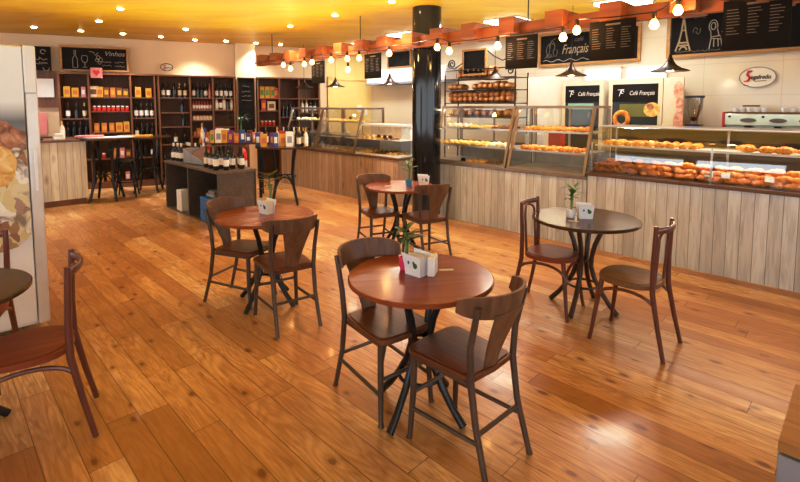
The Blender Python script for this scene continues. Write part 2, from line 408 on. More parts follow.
# ------------------------------------------------------------------ camera
cam_d = bpy.data.cameras.new('camera'); cam = bpy.data.objects.new('camera', cam_d); C.objects.link(cam)
cam_d.sensor_width = 36; cam_d.lens = 36 * 475 / 800; cam_d.shift_y = -(241 - 143) / 800
cam.location = (0, 0, 1.65); cam.rotation_euler = (PI / 2 - deg(4.45), 0, 0)
bpy.context.scene.camera = cam

# ------------------------------------------------------------------ setting
H = 3.03
struct(MB().box(-13, 9, -3.5, 15, -0.1, 0).build('floor', 'floor'))
struct(MB().box(-13, 9, -3.5, 15, H, H + 0.1).build('ceiling', 'ceiling'))
w = MB().box(-13, 0.45, 0, 0.12, 0, H).build('wall_back', 'wall_cream', loc=(0, 12.49, 0), rz=BA); struct(w)
w = MB().box(-9.2, 5, 0, 0.12, 0, H).build('wall_right', 'wall_tile', loc=W(0, 8.03), rz=RU); struct(w)
w = struct(MB().box(-4.1, -3.68, -0.30, -0.0, 0, H).build('wall_pier', 'wall_cream', loc=(0, 12.49, 0), rz=BA)); w.name = 'trim_1'
w = struct(MB().box(-9.2, 0.8, -0.02, 0, 0, 0.1).build('baseboard_back', 'bookcase', loc=(0, 12.49, 0), rz=BA))
# window front behind and beside the camera
def window_front(name, loc, rz, L, seed):
    w = MB(); w.box(0, L, 0, .15, 0, .75); w.box(0, L, 0, .15, 2.45, H)
    x = 0
    while x < L: w.box(x, x + .28, 0, .15, .75, 2.45); x += 2.1
    return struct(w.build(name, 'wall_cream', loc=loc, rz=rz))
window_front('wall_front', W(-14, -3.3), RU, 19.5, 1)
window_front('wall_side', W(3.2, -3.3), RU + PI / 2, 11.6, 2)
# door in the corner of the back wall
dr = struct(MB().box(-1.86, -0.72, -0.05, 0.0, 0.0, 2.28).build('door_1', 'door_yellow', loc=(0, 12.49, 0), rz=BA))
fr = MB(); fr.box(-1.95, -1.86, -0.08, 0, 0, 2.36); fr.box(-0.72, -0.63, -0.08, 0, 0, 2.36); fr.box(-1.95, -0.63, -0.08, 0, 2.28, 2.36)
fr.build('door_frame', 'door_yellow', dr)
MB().box(-1.2, -1.08, -0.062, -0.05, 1.5, 1.68).box(-1.0, -0.93, -0.062, -0.05, 1.42, 1.6).build('notice_paper', 'paper', dr)
MB().tube([(-1.78, -0.05, 1.02), (-1.78, -0.1, 1.02), (-1.66, -0.1, 1.02)], 0.012).build('door_handle', 'steel', dr)
w = struct(MB().box(-1.97, -.61, -.015, 0, 2.36, H).build('trim_2', 'door_yellow', loc=(0, 12.49, 0), rz=BA))
# ledge of white ceiling-hung cabinet behind the small menus
# emissive strips added for bright rectangles high on the serving wall
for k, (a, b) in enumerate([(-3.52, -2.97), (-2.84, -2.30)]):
    wn = struct(MB().box(a, b, -0.03, -0.005, 2.08, 2.25).build('window_%d' % (k + 1), 'cool_light', loc=W(0, 8.03), rz=RU))
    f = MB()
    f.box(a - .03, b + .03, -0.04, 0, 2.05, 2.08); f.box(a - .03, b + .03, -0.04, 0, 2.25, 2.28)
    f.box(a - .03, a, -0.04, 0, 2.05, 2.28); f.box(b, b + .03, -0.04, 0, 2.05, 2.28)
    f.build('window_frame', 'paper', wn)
tag(struct(MB().lathe([(0.205, 0), (0.205, H)], n=48).build('pillar', 'pillar', loc=(0.38, 6.83, 0))), 'glossy black round pillar reaching the ceiling between the counters', 'pillar')

# ------------------------------------------------------------------ chairs
for k_, v_ in (('menu', .12), ('chalk', .15), ('top_red', .28), ('top_dark', .25), ('tub_wood', .35), ('bent_seat', .2), ('seat_sheen', .15), ('tub_back', .35), ('top_dark', .25), ('croissant', .3)):
    M[k_].node_tree.nodes['Principled BSDF'].inputs['Specular IOR Level'].default_value = v_
def chair_tub():
    r = thing('side_chair', '', 'chair')
    # seat with rounded plan
    pl = [(-.185,.17),(-.165,.20),(-.12,.213),(0,.217),(.12,.213),(.165,.20),(.185,.17),(.178,0),(.165,-.15),(.14,-.19),(0,-.20),(-.14,-.19),(-.165,-.15),(-.178,0)]
    m = MB(); m.prism(pl, .437, .462); m.prism([(x*.93, y*.93) for x, y in pl], .462, .468)
    m.build('seat', 'tub_wood', r, 0.006)
    m = MB(); m.tube([(-.165,.17,.425),(.165,.17,.425),(.155,-.16,.425),(-.155,-.16,.425)], .012, 8, closed=True); m.build('seat_frame', 'tub_frame', r)
    for sx in (-1, 1):
        m = MB(); m.tube([(sx*.16,.165,.44),(sx*.163,.168,.25),(sx*.172,.182,.02),(sx*.175,.186,0)], [.017,.0165,.0135,.017], 10); m.build('leg', 'tub_frame', r)
        m = MB(); m.tube([(sx*.168,-.285,0),(sx*.166,-.28,.02),(sx*.160,-.215,.25),(sx*.162,-.185,.45),(sx*.172,-.19,.60),(sx*.178,-.222,.74),(sx*.18,-.238,.80)],
                         [.016,.013,.0155,.0165,.0155,.0145,.013], 10); m.build('leg', 'tub_frame', r)
        m = MB(); m.tube([(sx*.168,.175,.16),(sx*.162,-.24,.18)], .0105, 8); m.build('stretcher', 'tub_frame', r)
    m = MB(); m.tube([(-.165,.17,.24),(.165,.17,.24)], .0105, 8); m.build('stretcher', 'tub_frame', r)
    m = MB(); m.tube([(-.163,-.225,.22),(.163,-.225,.22)], .0105, 8); m.build('stretcher', 'tub_frame', r)
    # curved crest rail
    g = []
    K = 16
    for i in range(K + 1):
        u = -1 + 2 * i / K; x = .215 * math.sin(u * 1.25) / math.sin(1.25); y = -.30 + .155 * (1 - math.cos(u * 1.25)) / (1 - math.cos(1.25))
        hgt = .058 * (1 - .45 * abs(u) ** 4); rings = []
        zc = .79
        for z in (zc - hgt, zc - hgt*.5, zc, zc + hgt*.6, zc + hgt): rings.append((x*(1 + (z-zc)*.25), y - (z - zc) * .25, z))
        g.append(rings)
    inner = [[(p[0]*.94, p[1] + .018 * (1 - abs(-1 + 2*i/K)*.45), p[2]) for p in rr] for i, rr in enumerate(g)]
    m = MB(); rs = [list(a) + list(reversed(b)) for a, b in zip(g, inner)]; m.rings(rs)
    m.build('crest_rail', 'tub_back', r, 0.004)
    # splat: vase shape
    g = []
    for k in range(9):
        z = .455 + k * (.755 - .455) / 8; f = k / 8; wv = .046 + .064 * f ** 1.2
        y = -.178 - .105 * f ** 1.3
        g.append([(q * wv, y + .012 * abs(q) ** 2, z) for q in (-1, -.5, 0, .5, 1)])
    m = MB(); m.sheet(g, .011); m.build('splat', 'tub_back', r, 0.003)
    return r
def chair_bent(seatmat):
    r = thing('bentwood_chair', '', 'chair')
    pl = []
    for k in range(28):
        a = 2*PI*k/28; c, s_ = math.cos(a), math.sin(a)
        pl.append((.205 * math.copysign(abs(c) ** .8, c), .205 * math.copysign(abs(s_) ** .8, s_) * (1.0 if s_ > 0 else .95)))
    m = MB(); m.prism(pl, .435, .465); m.prism([(x*.9, y*.9) for x, y in pl], .465, .47); m.build('seat', seatmat, r, 0.008)
    for sx in (-1, 1):
        m = MB(); m.tube([(sx*.15,.15,.44),(sx*.165,.17,.3),(sx*.19,.20,.05),(sx*.195,.21,0)], [.018,.017,.0135,.014], 10); m.build('leg', 'bent_wood', r)
        m = MB(); m.tube([(sx*.19,-.27,0),(sx*.177,-.225,.2),(sx*.166,-.183,.42),(sx*.166,-.18,.6),(sx*.168,-.187,.78),(sx*.168,-.190,.875)],
                         [.014,.0155,.018,.0165,.0155,.014], 10); m.build('leg', 'bent_wood', r)
        # inner loop sides of the back
    # arched braces under the seat
    def arch(p, q, name):
        pts = []
        for k in range(13):
            f = k / 12; a = PI * f
            pts.append((p[0] + (q[0]-p[0]) * (0.5 - 0.5*math.cos(a)), p[1] + (q[1]-p[1]) * (0.5 - 0.5*math.cos(a)), .25 + .155 * math.sin(a) ** .55))
        m = MB(); m.tube(pts, .0115, 8); m.build(name, 'bent_wood', r)
    arch((-.17,.18,0), (.17,.18,0), 'arched_brace'); arch((-.17,.18,0), (-.17,-.21,0), 'arched_brace'); arch((.17,.18,0), (.17,-.21,0), 'arched_brace')
    # crest rail
    pts = []
    for k in range(13):
        u = -1 + k / 6; pts.append((.170 * u, -.188 - .05 * (1 - u*u), .845))
    m = MB(); m.tube(pts, .019, 10, flat=(.6, 1.15)); m.build('crest_rail', 'bent_wood', r)
    pts = []
    for k in range(17):
        a = PI * k / 16; x = -.095 * math.cos(a); z = .745 + .085 * math.sin(a) ** .7
        pts.append((x, -.188 - .03 * (1 - abs(x)/.095), z))
    pts = [(-.092, -.172, .46), (-.094, -.180, .60)] + pts + [(.094, -.180, .60), (.092, -.172, .46)]
    m = MB(); m.tube(pts, .010, 8); m.build('back_hoop', 'bent_wood', r)
    return r
tub = Proto(chair_tub())
def ang(y): return deg(y)
TABS = dict(t1=(.11, 2.48), t2=(1.50, 3.79), t3=(-1.12, 3.90), t4=(0.005, 5.34))
G = None
tub.put((.30, 2.235, 0), ang(43), 'brown wooden chair in the foreground with its back to camera, at the nearest cherry table')
tub.put((-.075, 2.58, 0), ang(218), 'brown chair tucked in on the left of the nearest cherry table')
tub.put((-1.33, 3.97, 0), ang(250), 'brown chair on the left side of the cherry table near the wine bench')
tub.put((-.90, 3.60, 0), ang(35), 'brown chair with its back to camera at the cherry table near the wine bench')
tub.put((-.24, 5.36, 0), ang(205), 'brown chair left of the farthest cherry table with the blue plant pot')
tub.put((.27, 5.10, 0), ang(28), 'brown chair at the right of the farthest table, in front of the black pillar')
bent = Proto(chair_bent('bent_seat'))
bent.put((1.235, 3.80, 0), ang(232), 'red-brown bentwood chair behind the dark round table, near the pastry counter')
bent.put((-1.855, 2.28, 0), ang(122), 'red-brown bentwood chair at the left edge, beside the white fridge')
bent.put((-2.56, 2.70, 0), ang(205), 'red-brown bentwood chair cut off by the left edge, behind the dark table')
ch = chair_bent('seat_sheen'); ch.location = (1.635, 3.26, 0); ch.rotation_euler = (0, 0, ang(45))
ch['label'] = 'bentwood chair with tan-reflecting seat on the right of the dark round table'

# ------------------------------------------------------------------ round tables
def round_table(loc, D, top, legm, rot, label, ring=True, spread=.27):
    r = thing('round_table', label, 'table', (loc[0], loc[1], 0), deg(rot))
    R = D / 2
    m = MB(); m.lathe([(0, .722), (R - .012, .722), (R, .728), (R, .744), (R - .006, .75), (0, .75)], n=64); m.build('tabletop', top, r)
    m = MB(); m.lathe([(0, .706), (.17, .706), (.17, .722), (0, .722)], n=24); m.build('mounting_plate', legm, r)
    for k in range(4):
        a = PI / 4 + k * PI / 2; c, s_ = math.cos(a), math.sin(a)
        pr = [(.155, .708), (.125, .64), (.085, .54), (.062, .44), (.058, .36), (.085, .27), (.14, .17), (.205, .08), (spread, .008)]
        m = MB(); m.tube([(c*q, s_*q, z) for q, z in pr], [.019]*8 + [.021], 10); m.build('leg', legm, r)
    if ring:
        m = MB(); q = .115; m.tube([(q*math.cos(2*PI*k/28), q*math.sin(2*PI*k/28), .20) for k in range(28)], .010, 8, closed=True); m.build('ring_brace', legm, r)
    m = MB(); q = .038; m.tube([(q*math.cos(2*PI*k/16), q*math.sin(2*PI*k/16), .40) for k in range(16)], .012, 8, closed=True); m.build('waist_collar', legm, r)
    return r
round_table(TABS['t1'], .775, 'top_red', 'leg_black', 8, 'nearest round table with a cherry-red top and black splayed legs')
round_table(TABS['t2'], .83, 'top_dark', 'leg_brown', 5, 'round table with dark walnut top and brown splayed legs, near the pastry counter')
round_table(TABS['t3'], .79, 'top_red', 'leg_black', 22, 'round cherry-topped table in front of the dark wine bench')
round_table(TABS['t4'], .78, 'top_red', 'leg_black', 10, 'farthest small round cherry table, left of the black pillar')
round_table((-2.25, 2.20), .79, 'top_dark', 'leg_black', 12, 'dark round table cut off by the left edge of the photo')

# table-top plants and napkin holders
def leaf(m, base, az, L, rise, droop, wd):
    n = 6; g = []
    d = Vector((math.cos(az), math.sin(az), 0)); sd = Vector((-math.sin(az), math.cos(az), 0))
    for i in range(n + 1):
        f = i / n; p = Vector(base) + d * (L * f) + Vector((0, 0, rise * f - droop * f * f)); w_ = wd * math.sin(PI * min(1, .12 + f * .88)) ** .8
        g.append([tuple(p - sd * w_ + Vector((0, 0, w_*.3))), tuple(p), tuple(p + sd * w_ + Vector((0, 0, w_*.3)))])
    m.sheet(g)
def pot_plant(loc, potm, label, seed, h=.22, leafm='leaf'):
    rnd = random.Random(seed)
    r = thing('potted_plant', label, 'plant', loc)
    m = MB(); m.lathe([(0, 0), (.028, 0), (.038, .03), (.036, .07), (.031, .07), (.030, .055), (0, .055)], n=20); m.build('pot', potm, r)
    m = MB()
    m.tube([(0, 0, .05), (.004, .002, .05 + h*.5), (.0, .0, .05 + h)], .006, 8); m.tube([(.008, 0, .05), (.018, .01, .05 + h*.7)], .005, 8)
    m.build('stalk', 'stem', r)
    m = MB()
    for k in range(13):
        z = .05 + h * (.45 + .55 * k / 12); leaf(m, (0, 0, z), rnd.uniform(0, 2*PI), rnd.uniform(.07, .13), rnd.uniform(.03, .08), rnd.uniform(.0, .06), rnd.uniform(.013, .02))
    m.build('leaves', leafm, r)
def napkin_holder(loc, rz, label):
    r = thing('napkin_holder', label, 'napkin holder', loc, rz); r.scale = (1.12, 1.12, 1.15)
    # V shaped white stand: base, two flared panels, paper napkins between
    m = MB(); m.box(-.045, .045, -.03, .03, 0, .004); m.build('base', 'white_pl', r)
    for s_ in (-1, 1):
        m = MB(); m.sheet([[(-.046, s_*.028, 0), (.046, s_*.028, 0)], [(-.050, s_*.034, .05), (.050, s_*.034, .05)], [(-.056, s_*.046, .105), (.052, s_*.046, .098)]], .003, (0, s_, 0))
        p = m.build('side_panel', 'white_pl', r)
        q = MB(); q.ball((-.018, s_*.0405, .062), (.006, .003, .009), 8); q.build('printed_emblem', 'blue', p)
        q = MB(); q.ball((.022, s_*.0395, .052), (.013, .003, .014), 8); q.ball((.014, s_*.040, .065), (.007, .003, .012), 8); q.build('printed_leaf', 'leaf', p)
    m = MB()
    for k in range(5): m.box(-.042, .042, -.022 + k*.010, -.016 + k*.010, .005, .085 + .004*(k % 3))
    m.build('napkins', 'paper', r)
def toothpick(loc, rz, label):
    tag(MB().box(-.04, .04, -.011, .011, 0, .004).build('paper_sachet', 'paper_cream', loc=loc, rz=rz), label, 'sachet')
Z = .75
pot_plant((.03, 2.57, Z), 'pink', 'leafy lucky bamboo in a pink pot on the nearest cherry table', 3, .17, 'leaf_dark')
napkin_holder((.09, 2.49, Z), deg(-42), 'white napkin holder on the nearest cherry table')
m_ = tag(MB().box(-.045,.045,-.02,.02,0,.10).box(-.04,.04,-.016,-.008,.1,.108).build('sugar_dispenser', 'paper', loc=(.175, 2.49, Z), rz=deg(75), bevel=.004), 'white paper dispenser box right of the napkin holder on the nearest table', 'dispenser')
toothpick((.255, 2.55, Z), deg(5), 'small cream wooden stick sachet on the nearest cherry table')
pot_plant((1.385, 3.80, Z), 'white_pl', 'small green plant in a white pot on the dark walnut table', 5, .20)
napkin_holder((1.49, 3.77, Z), deg(-8), 'white napkin holder on the dark walnut table')
toothpick((1.36, 3.66, Z), deg(-22), 'small cream sachet lying on the dark walnut table')
pot_plant((-1.12, 4.03, Z), 'white_pl', 'tall thin leafed plant on the cherry table by the wine bench', 8, .26, 'leaf_dark')
napkin_holder((-1.12, 3.94, Z), deg(-35), 'white napkin holder on the cherry table by the wine bench')
pot_plant((.10, 5.34, Z), 'bluepot', 'green plant in a sky-blue pot on the farthest cherry table', 11, .22)
napkin_holder((.27, 5.38, Z), deg(8), 'white napkin holder on the farthest cherry table')
toothpick((-.13, 5.30, Z), deg(12), 'small cream sachet on the farthest cherry table')

# ------------------------------------------------------------------ serving counters
def counter(name, label, s0, s1, t0, t1, ztop, body, deck, endv=True):
    r = thing(name, label, 'counter', W(s0, t0), RU); L = s1 - s0; D = t1 - t0
    m = MB(); m.box(0, L, 0.0, D, 0.0, ztop - .035); m.build('slatted_body', body, r)
    m = MB(); m.box(-.01, L + .01, -.02, D, ztop - .035, ztop); m.build('counter_top', deck, r, .004)
    return r
TF = 5.40
counter('serving_counter', 'whitewashed pine board counter beneath the two tall pastry cases', -4.80, -2.335, TF, 6.25, .83, 'slats_grey', 'deck')
counter('serving_counter', 'whitewashed pine board counter beneath the long low croissant case', -2.325, 1.3, TF, 6.30, .885, 'slats_grey', 'deck_dark')
counter('serving_counter', 'tan pine board counter along the left passage beneath the far pastry cases', -9.02, -5.44, TF, 6.25, .80, 'slats_tan', 'deck_dark')

def slant_case(label, s0, s1, z0, z1, t0, t1, setback, shelves, framem='steel_warm'):
    """display case on a counter: leaning front pane, side panes, shelves, top rail"""
    r = thing('display_case', label, 'display case', W(s0, t0, z0), RU); L = s1 - s0; Hh = z1 - z0; D = t1 - t0
    def yf(z): return setback * z / Hh
    e = .035
    for x in (0, L - e):
        m = MB(); m.add([(x,0,0),(x+e,0,0),(x+e,e,0),(x,e,0),(x,setback,Hh),(x+e,setback,Hh),(x+e,setback+e,Hh),(x,setback+e,Hh)],
                        [(0,3,2,1),(4,5,6,7),(0,1,5,4),(1,2,6,5),(2,3,7,6),(3,0,4,7)]); m.build('corner_post', framem, r)
    for x in (0, L - e):
        m = MB(); m.box(x, x+e, D - e, D, 0, Hh - .04); m.build('rear_post', framem, r)
    m = MB(); m.box(0, L, setback - .01, D, Hh - .035, Hh); m.build('top_panel', framem, r, .003)
    m = MB(); m.box(0, L, 0, .03, 0, .03); m.build('bottom_rail', framem, r)
    m = MB(); m.box(0.02, L - .02, .03, D - .03, 0.002, .02); m.build('floor_tray', 'tray', r)
    m = MB(); m.add([(e,.012,.03),(L-e,.012,.03),(L-e,setback+.010,Hh-.035),(e,setback+.010,Hh-.035)], [(0,1,2,3)]); m.build('front_glass', 'glass', r)
    for x in (.015, L - .015):
        m = MB(); m.add([(x,.04,.02),(x,D-.03,.02),(x,D-.03,Hh-.04),(x,setback+.03,Hh-.04)], [(0,1,2,3)]); m.build('side_glass', 'glass', r)
    for z in shelves:
        m = MB(); m.box(.03, L - .03, yf(z) + .05, D - .04, z - .012, z); sh = m.build('shelf', 'tray', r)
        m = MB(); m.box(.03, L - .03, yf(z) + .035, yf(z) + .05, z - .02, z + .004); m.build('shelf_edge', 'steel', sh)
    m = MB(); m.box(L/2 - .012, L/2 + .012, D - .03, D - .01, 0, Hh - .04); m.box(.03, L/2 - .012, D - .02, D - .012, 0, .19); m.box(L/2 + .012, L - .03, D - .02, D - .012, 0, .19)
    m.build('rear_door_frame', framem, r)
    m = MB(); m.add([(.03,D-.015,.04),(L-.03,D-.015,.04),(L-.03,D-.015,Hh-.04),(.03,D-.015,Hh-.04)], [(0,1,2,3)]); m.build('rear_glass', 'glass', r)
    return r
ZH = .83
slant_case('tall slanted glass pastry case nearest the black pillar', -4.74, -3.46, ZH, 1.65, TF + .03, 6.15, .25, (.25, .50))
slant_case('tall slanted glass pastry case next to the low croissant case', -3.43, -2.37, ZH, 1.655, TF + .03, 6.15, .25, (.25, .50))
slant_case('far tall glass pastry case at the back end of the tan counter', -9.0, -7.86, .80, 1.62, TF + .03, 6.20, .25, (.30, .56))
slant_case('tall glass pastry case beside the small white-backed case', -7.84, -6.62, .80, 1.62, TF + .03, 6.20, .25, (.30, .56))

# small case with white back on the end of the tan counter
r = thing('display_case', 'small low pastry case with white rear panels on the end of the tan counter', 'display case', W(-6.58, TF + .04, .80), RU)
m = MB(); m.box(0, 1.12, 0, .62, 0, .03); m.build('floor_tray', 'white_pl', r, .004)
m = MB(); m.box(0, 1.12, .02, .60, .27, .278); sh = m.build('shelf', 'tray', r)
m = MB(); m.box(.0, 1.12, .16, .62, .50, .53); m.build('top_panel', 'white_pl', r, .004)
m = MB(); m.box(.0, .555, .60, .62, .03, .50); m.build('rear_door', 'paper_cream', r); m = MB(); m.box(.565, 1.12, .60, .62, .03, .50); m.build('rear_door', 'paper', r)
m = MB(); m.add([(0,.01,.03),(1.12,.01,.03),(1.12,.03,.30),(0,.03,.30)], [(0,1,2,3)]); m.add([(0,.03,.30),(1.12,.03,.30),(1.12,.17,.51),(0,.17,.51)], [(0,1,2,3)]); m.build('front_glass', 'glass', r)
for x in (.005, 1.115):
    m = MB(); m.add([(x,.01,.03),(x,.6,.03),(x,.6,.5),(x,.17,.5),(x,.03,.30)], [(0,1,2,3,4)]); m.build('side_glass', 'glass', r)
m = MB(); m.box(1.04, 1.12, .35, .60, .03, .50); m.build('white_side_panel', 'white_pl', r)

# long low croissant case
r = thing('display_case', 'long low curved-glass case full of croissants on the right counter', 'display case', W(-2.31, TF + .02, .885), RU)
L = 3.55; D = .80
m = MB(); m.box(0, L, .02, D, 0, .012); m.build('floor_tray', 'deck_dark', r)
m = MB(); m.box(0, L, .20, D, .515, .535); m.build('glass_top_rail', 'steel', r)
g = [[(x, y, z) for x in (0, 1.2, 2.4, L)] for y, z in ((.01,.0),(.0,.12),(.01,.26),(.04,.38),(.10,.47),(.20,.525))]
m = MB(); m.sheet(g); m.build('curved_front_glass', 'glass_low', r)
m = MB(); m.box(.0, L, .14, D - .05, .305, .315); sh = m.build('shelf', 'tray', r)
m = MB(); m.box(.0, L, .125, .14, .298, .320); m.build('shelf_edge', 'steel', sh)
for x in (0.0, 1.185, 2.385):
    m = MB(); m.box(x, x + .018, .02, .035, 0, .35); m.box(x, x + .018, D - .05, D - .03, 0, .52); m.build('upright', 'steel', r)
m = MB(); m.add([(0,.02,0),(0,D,0),(0,D,.52),(0,.2,.52),(0,.05,.38)], [(0,1,2,3,4)]); m.build('side_glass', 'glass', r)
m = MB()
for x0 in (0.02, 1.2, 2.4): m.box(x0, x0 + 1.15, D - .03, D - .01, .02, .50)
m.build('rear_door', 'bench_in', r)  # doors made taller and near-black to darken the case interior

# ------------------------------------------------------------------ baked goods
def croissant():
    m = MB(); rs = []
    K = 22; n = 10
    for i in range(K + 1):
        f = -1 + 2 * i / K; a = f * 1.15; R = .062
        x = R * math.sin(a) * 1.15; y = R * (1 - math.cos(a)); rad = .030 * (1 - abs(f) ** 2.2 * .78) * (1 + .10 * math.cos(f * 14))
        tx, ty = math.cos(a), math.sin(a)
        rs.append([(x - ty * rad * math.cos(2*PI*j/n), y + tx * rad * math.cos(2*PI*j/n), .024 + rad * .9 * math.sin(2*PI*j/n)) for j in range(n)])
    m.rings(rs); return tag(m.build('croissant', 'croissant'), '', 'croissant')
cro = Proto(croissant())
def bun(mat, name='bun', cat='pastry', r=(.045, .045, .028)):
    m = MB(); m.lathe([(0, 0), (r[0]*.8, 0), (r[0], r[2]*.5), (r[0]*.93, r[2]*1.0), (r[0]*.7, r[2]*1.5), (r[0]*.3, r[2]*1.85), (0, r[2]*1.9)], n=12)
    return Proto(tag(m.build(name, mat), '', cat))
def danish(mat):
    m = MB(); m.cb((0, 0, .012), (.10, .07, .022)); m.ball((0, 0, .026), (.035, .025, .014), 10); return Proto(tag(m.build('danish_pastry', mat, bevel=.006), '', 'pastry'))
bun_y = bun('pastry_y', 'custard_bun'); bun_w = bun('pastry_w', 'iced_bun'); dan_d = danish('pastry_d'); dan_y = danish('pastry_y'); roll = bun('bread_roll', 'bread_roll', 'bread', (.055, .055, .035))
bun_o = bun('croissant', 'golden_bun')
rnd = random.Random(21)
def fill(protos, s0, s1, ts, z, step, label, group, jit=.012):
    n = int((s1 - s0) / step)
    for row, t in enumerate(ts):
        for k in range(n):
            p = protos[(k * len(protos)) // n] if protos[0] is not None else None
            s = s0 + (k + .5) * step + rnd.uniform(-jit, jit)
            nm = group
            p.put(W(s, t + rnd.uniform(-jit, jit), z), RU + rnd.uniform(-1.1, 1.1) + (PI if rnd.random() < .4 else 0), label, group, (rnd.uniform(.9, 1.15) * (1.15 if p is cro else 1),) * 3)
# low case
fill([cro], -2.28, .55, (TF + .10, TF + .22, TF + .34), .885 + .013, .115, 'golden croissant on the floor of the low glass case', 'croissants on the floor of the low case')
fill([cro], -2.25, .50, (TF + .12, TF + .24), .885 + .013 + .05, .125, 'golden croissant piled on top in the low glass case', 'croissants heaped in the low case')
fill([cro], -2.2, .45, (TF + .20,), .885 + .013 + .098, .15, 'golden croissant topping the heap in the low glass case', 'croissants topping the heap')
fill([bun_o], -2.25, -1.25, (TF + .22, TF + .33, TF + .45), .885 + .317, .11, 'glazed golden bun on the upper shelf of the low case', 'golden buns on the low case shelf')
fill([cro], -.95, .3, (TF + .24, TF + .38), .885 + .317, .15, 'croissant on the upper shelf of the low case', 'croissants on the low case shelf')
rl = roll.put(W(-1.83, TF + .42, .899), 0, 'big pale round bread roll behind the croissants in the low case', None, (1.7, 1.7, 1.9))
if 'group' in rl: del rl['group']
# tall case nearest the pillar: three levels
fill([bun_w, dan_y, dan_d], -4.66, -3.52, (TF + .30, TF + .42, TF + .54), ZH + .502, .10, 'small pastry on the top shelf of the tall case by the pillar', 'pastries, top shelf by the pillar')
fill([bun_y, bun_y, bun_w], -4.66, -3.52, (TF + .20, TF + .32, TF + .44), ZH + .252, .10, 'pastry on the middle shelf of the tall case by the pillar', 'pastries, middle shelf by the pillar')
fill([dan_y, dan_d], -4.15, -3.6, (TF + .12, TF + .22), ZH + .022, .11, 'small pastry on the bottom tray of the tall case by the pillar', 'pastries, bottom tray by the pillar')
fill([bun_o], -3.34, -2.43, (TF + .30, TF + .41, TF + .52), ZH + .502, .105, 'orange glazed roll on the top shelf of the second tall case', 'rolls, top shelf of second tall case')
fill([bun_o], -3.34, -2.43, (TF + .20, TF + .31, TF + .42), ZH + .252, .105, 'orange glazed roll on the middle shelf of the second tall case', 'rolls, middle shelf of second tall case')
# left cases
fill([bun_w, dan_y], -8.9, -7.95, (TF + .33, TF + .5), .80 + .562, .15, 'pale pastry on the upper shelf of the farthest glass case', 'pastries, upper shelf of farthest case')
fill([bun_w], -8.9, -7.95, (TF + .14, TF + .3), .80 + .022, .15, 'pale iced bun on the bottom tray of the farthest glass case', 'buns, bottom tray of farthest case')
fill([dan_y], -7.75, -6.7, (TF + .33, TF + .48), .80 + .562, .14, 'flat golden pastry on the upper shelf beside the small case', 'pastries, upper shelf beside small case')
fill([bun_w, bun_y], -7.75, -6.7, (TF + .14, TF + .28), .80 + .022, .14, 'pale pastry on the bottom tray beside the small case', 'pastries, bottom tray beside small case')
fill([bun_y, dan_d, dan_y], -6.52, -5.56, (TF + .12, TF + .24, TF + .36), .80 + .031, .12, 'pastry on the bottom of the small white-backed case', 'pastries on the floor of the small case')
fill([bun_y, dan_y, dan_d], -6.52, -5.60, (TF + .14, TF + .26), .80 + .279, .12, 'pastry on the shelf of the small white-backed case', 'pastries on the shelf of the small case')
# price tags in the cases
def ptag(s, t, z, label, m='black_pl'):
    r_ = MB(); r_.add([(-.035,0,0),(.035,0,0),(.035,.02,.05),(-.035,.02,.05),(-.035,.03,0),(.035,.03,0)], [(0,1,2,3),(3,2,5,4),(0,4,5,1),(0,3,4),(1,5,2)])
    tag(r_.build('price_tag', m, loc=W(s, t, z), rz=RU), label, 'price tag')
ptag(-4.2, TF + .08, ZH + .022, 'small black price tag on the bottom tray of the case by the pillar')
ptag(-7.1, TF + .34, .80 + .60, 'small black price tag high in the case beside the small one')
ptag(-1.14, TF + .06, .95, 'white price card among the croissants, left one', 'paper'); ptag(-1.0, TF + .06, .95, 'white price card among the croissants, middle one', 'paper'); ptag(-.66, TF + .06, .95, 'white price card among the croissants, right one', 'paper')
for k, s in enumerate((-6.0, -5.85, -5.72)):
    ptag(s, TF + .07, .80 + .31, 'black price tag on the small case shelf, %s of three' % ('left', 'middle', 'right')[k])

# ------------------------------------------------------------------ behind the counter
r = thing('back_counter', 'dark low work counter against the serving wall behind the low case', 'counter', W(-1.78, 7.30), RU)
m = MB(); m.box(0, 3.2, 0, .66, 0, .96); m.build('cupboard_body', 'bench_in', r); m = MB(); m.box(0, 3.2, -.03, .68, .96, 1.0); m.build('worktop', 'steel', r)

# bread rack: black iron shelves with scrolls
r = thing('bread_rack', 'black iron bread rack with scrollwork between pillar and white panel', 'rack', W(-5.75, 6.95), RU)
Lr = 1.50
for x in (0, Lr):
    for y in (0, .40):
        m = MB(); m.tube([(x, y, 0), (x, y, 2.22)], .014, 8); m.build('post', 'black_matt', r)
for z in (0.5, 1.0, 1.45, 1.70, 1.93, 2.14):
    m = MB(); m.box(0, Lr, 0, .40, z - .008, z)
    for y in (0, .40): m.tube([(0, y, z), (Lr, y, z)], .010, 6)
    m.build('shelf', 'black_matt', r)
def scroll(m, cx, cz, s_, turns=1.6, r0=.085, tail=.35):
    pts = []
    for k in range(26):
        a = k / 25 * turns * 2 * PI; rr = r0 * (1 - .75 * (1 - k / 25)); pts.append((cx + s_ * rr * math.cos(a), 0.0, cz + rr * math.sin(a)))
    lx, lz = pts[-1][0], pts[-1][2]
    pts += [(lx - s_ * tail * .3, 0, lz - .05), (lx - s_ * tail, 0, lz - .02)] if False else []
    m.tube(pts, .012, 6); return pts[-1]
m = MB()
scroll(m, .16, 2.42, 1); m.tube([(.09, 0, 2.36), (.22, 0, 2.33), (.40, 0, 2.42)], .011, 6)
m.tube([(.95, 0, 2.60), (1.08, 0, 2.50), (1.25, 0, 2.42), (1.36, 0, 2.46)], .011, 6); scroll(m, 1.38, 2.50, -1)
scroll(m, 1.40, 2.24, 1, 1.2, .06); m.tube([(0, 0, 2.22), (0, 0, 2.30), (Lr, 0, 2.30), (Lr, 0, 2.22)], .011, 6)
m.build('scrollwork', 'black_matt', r)
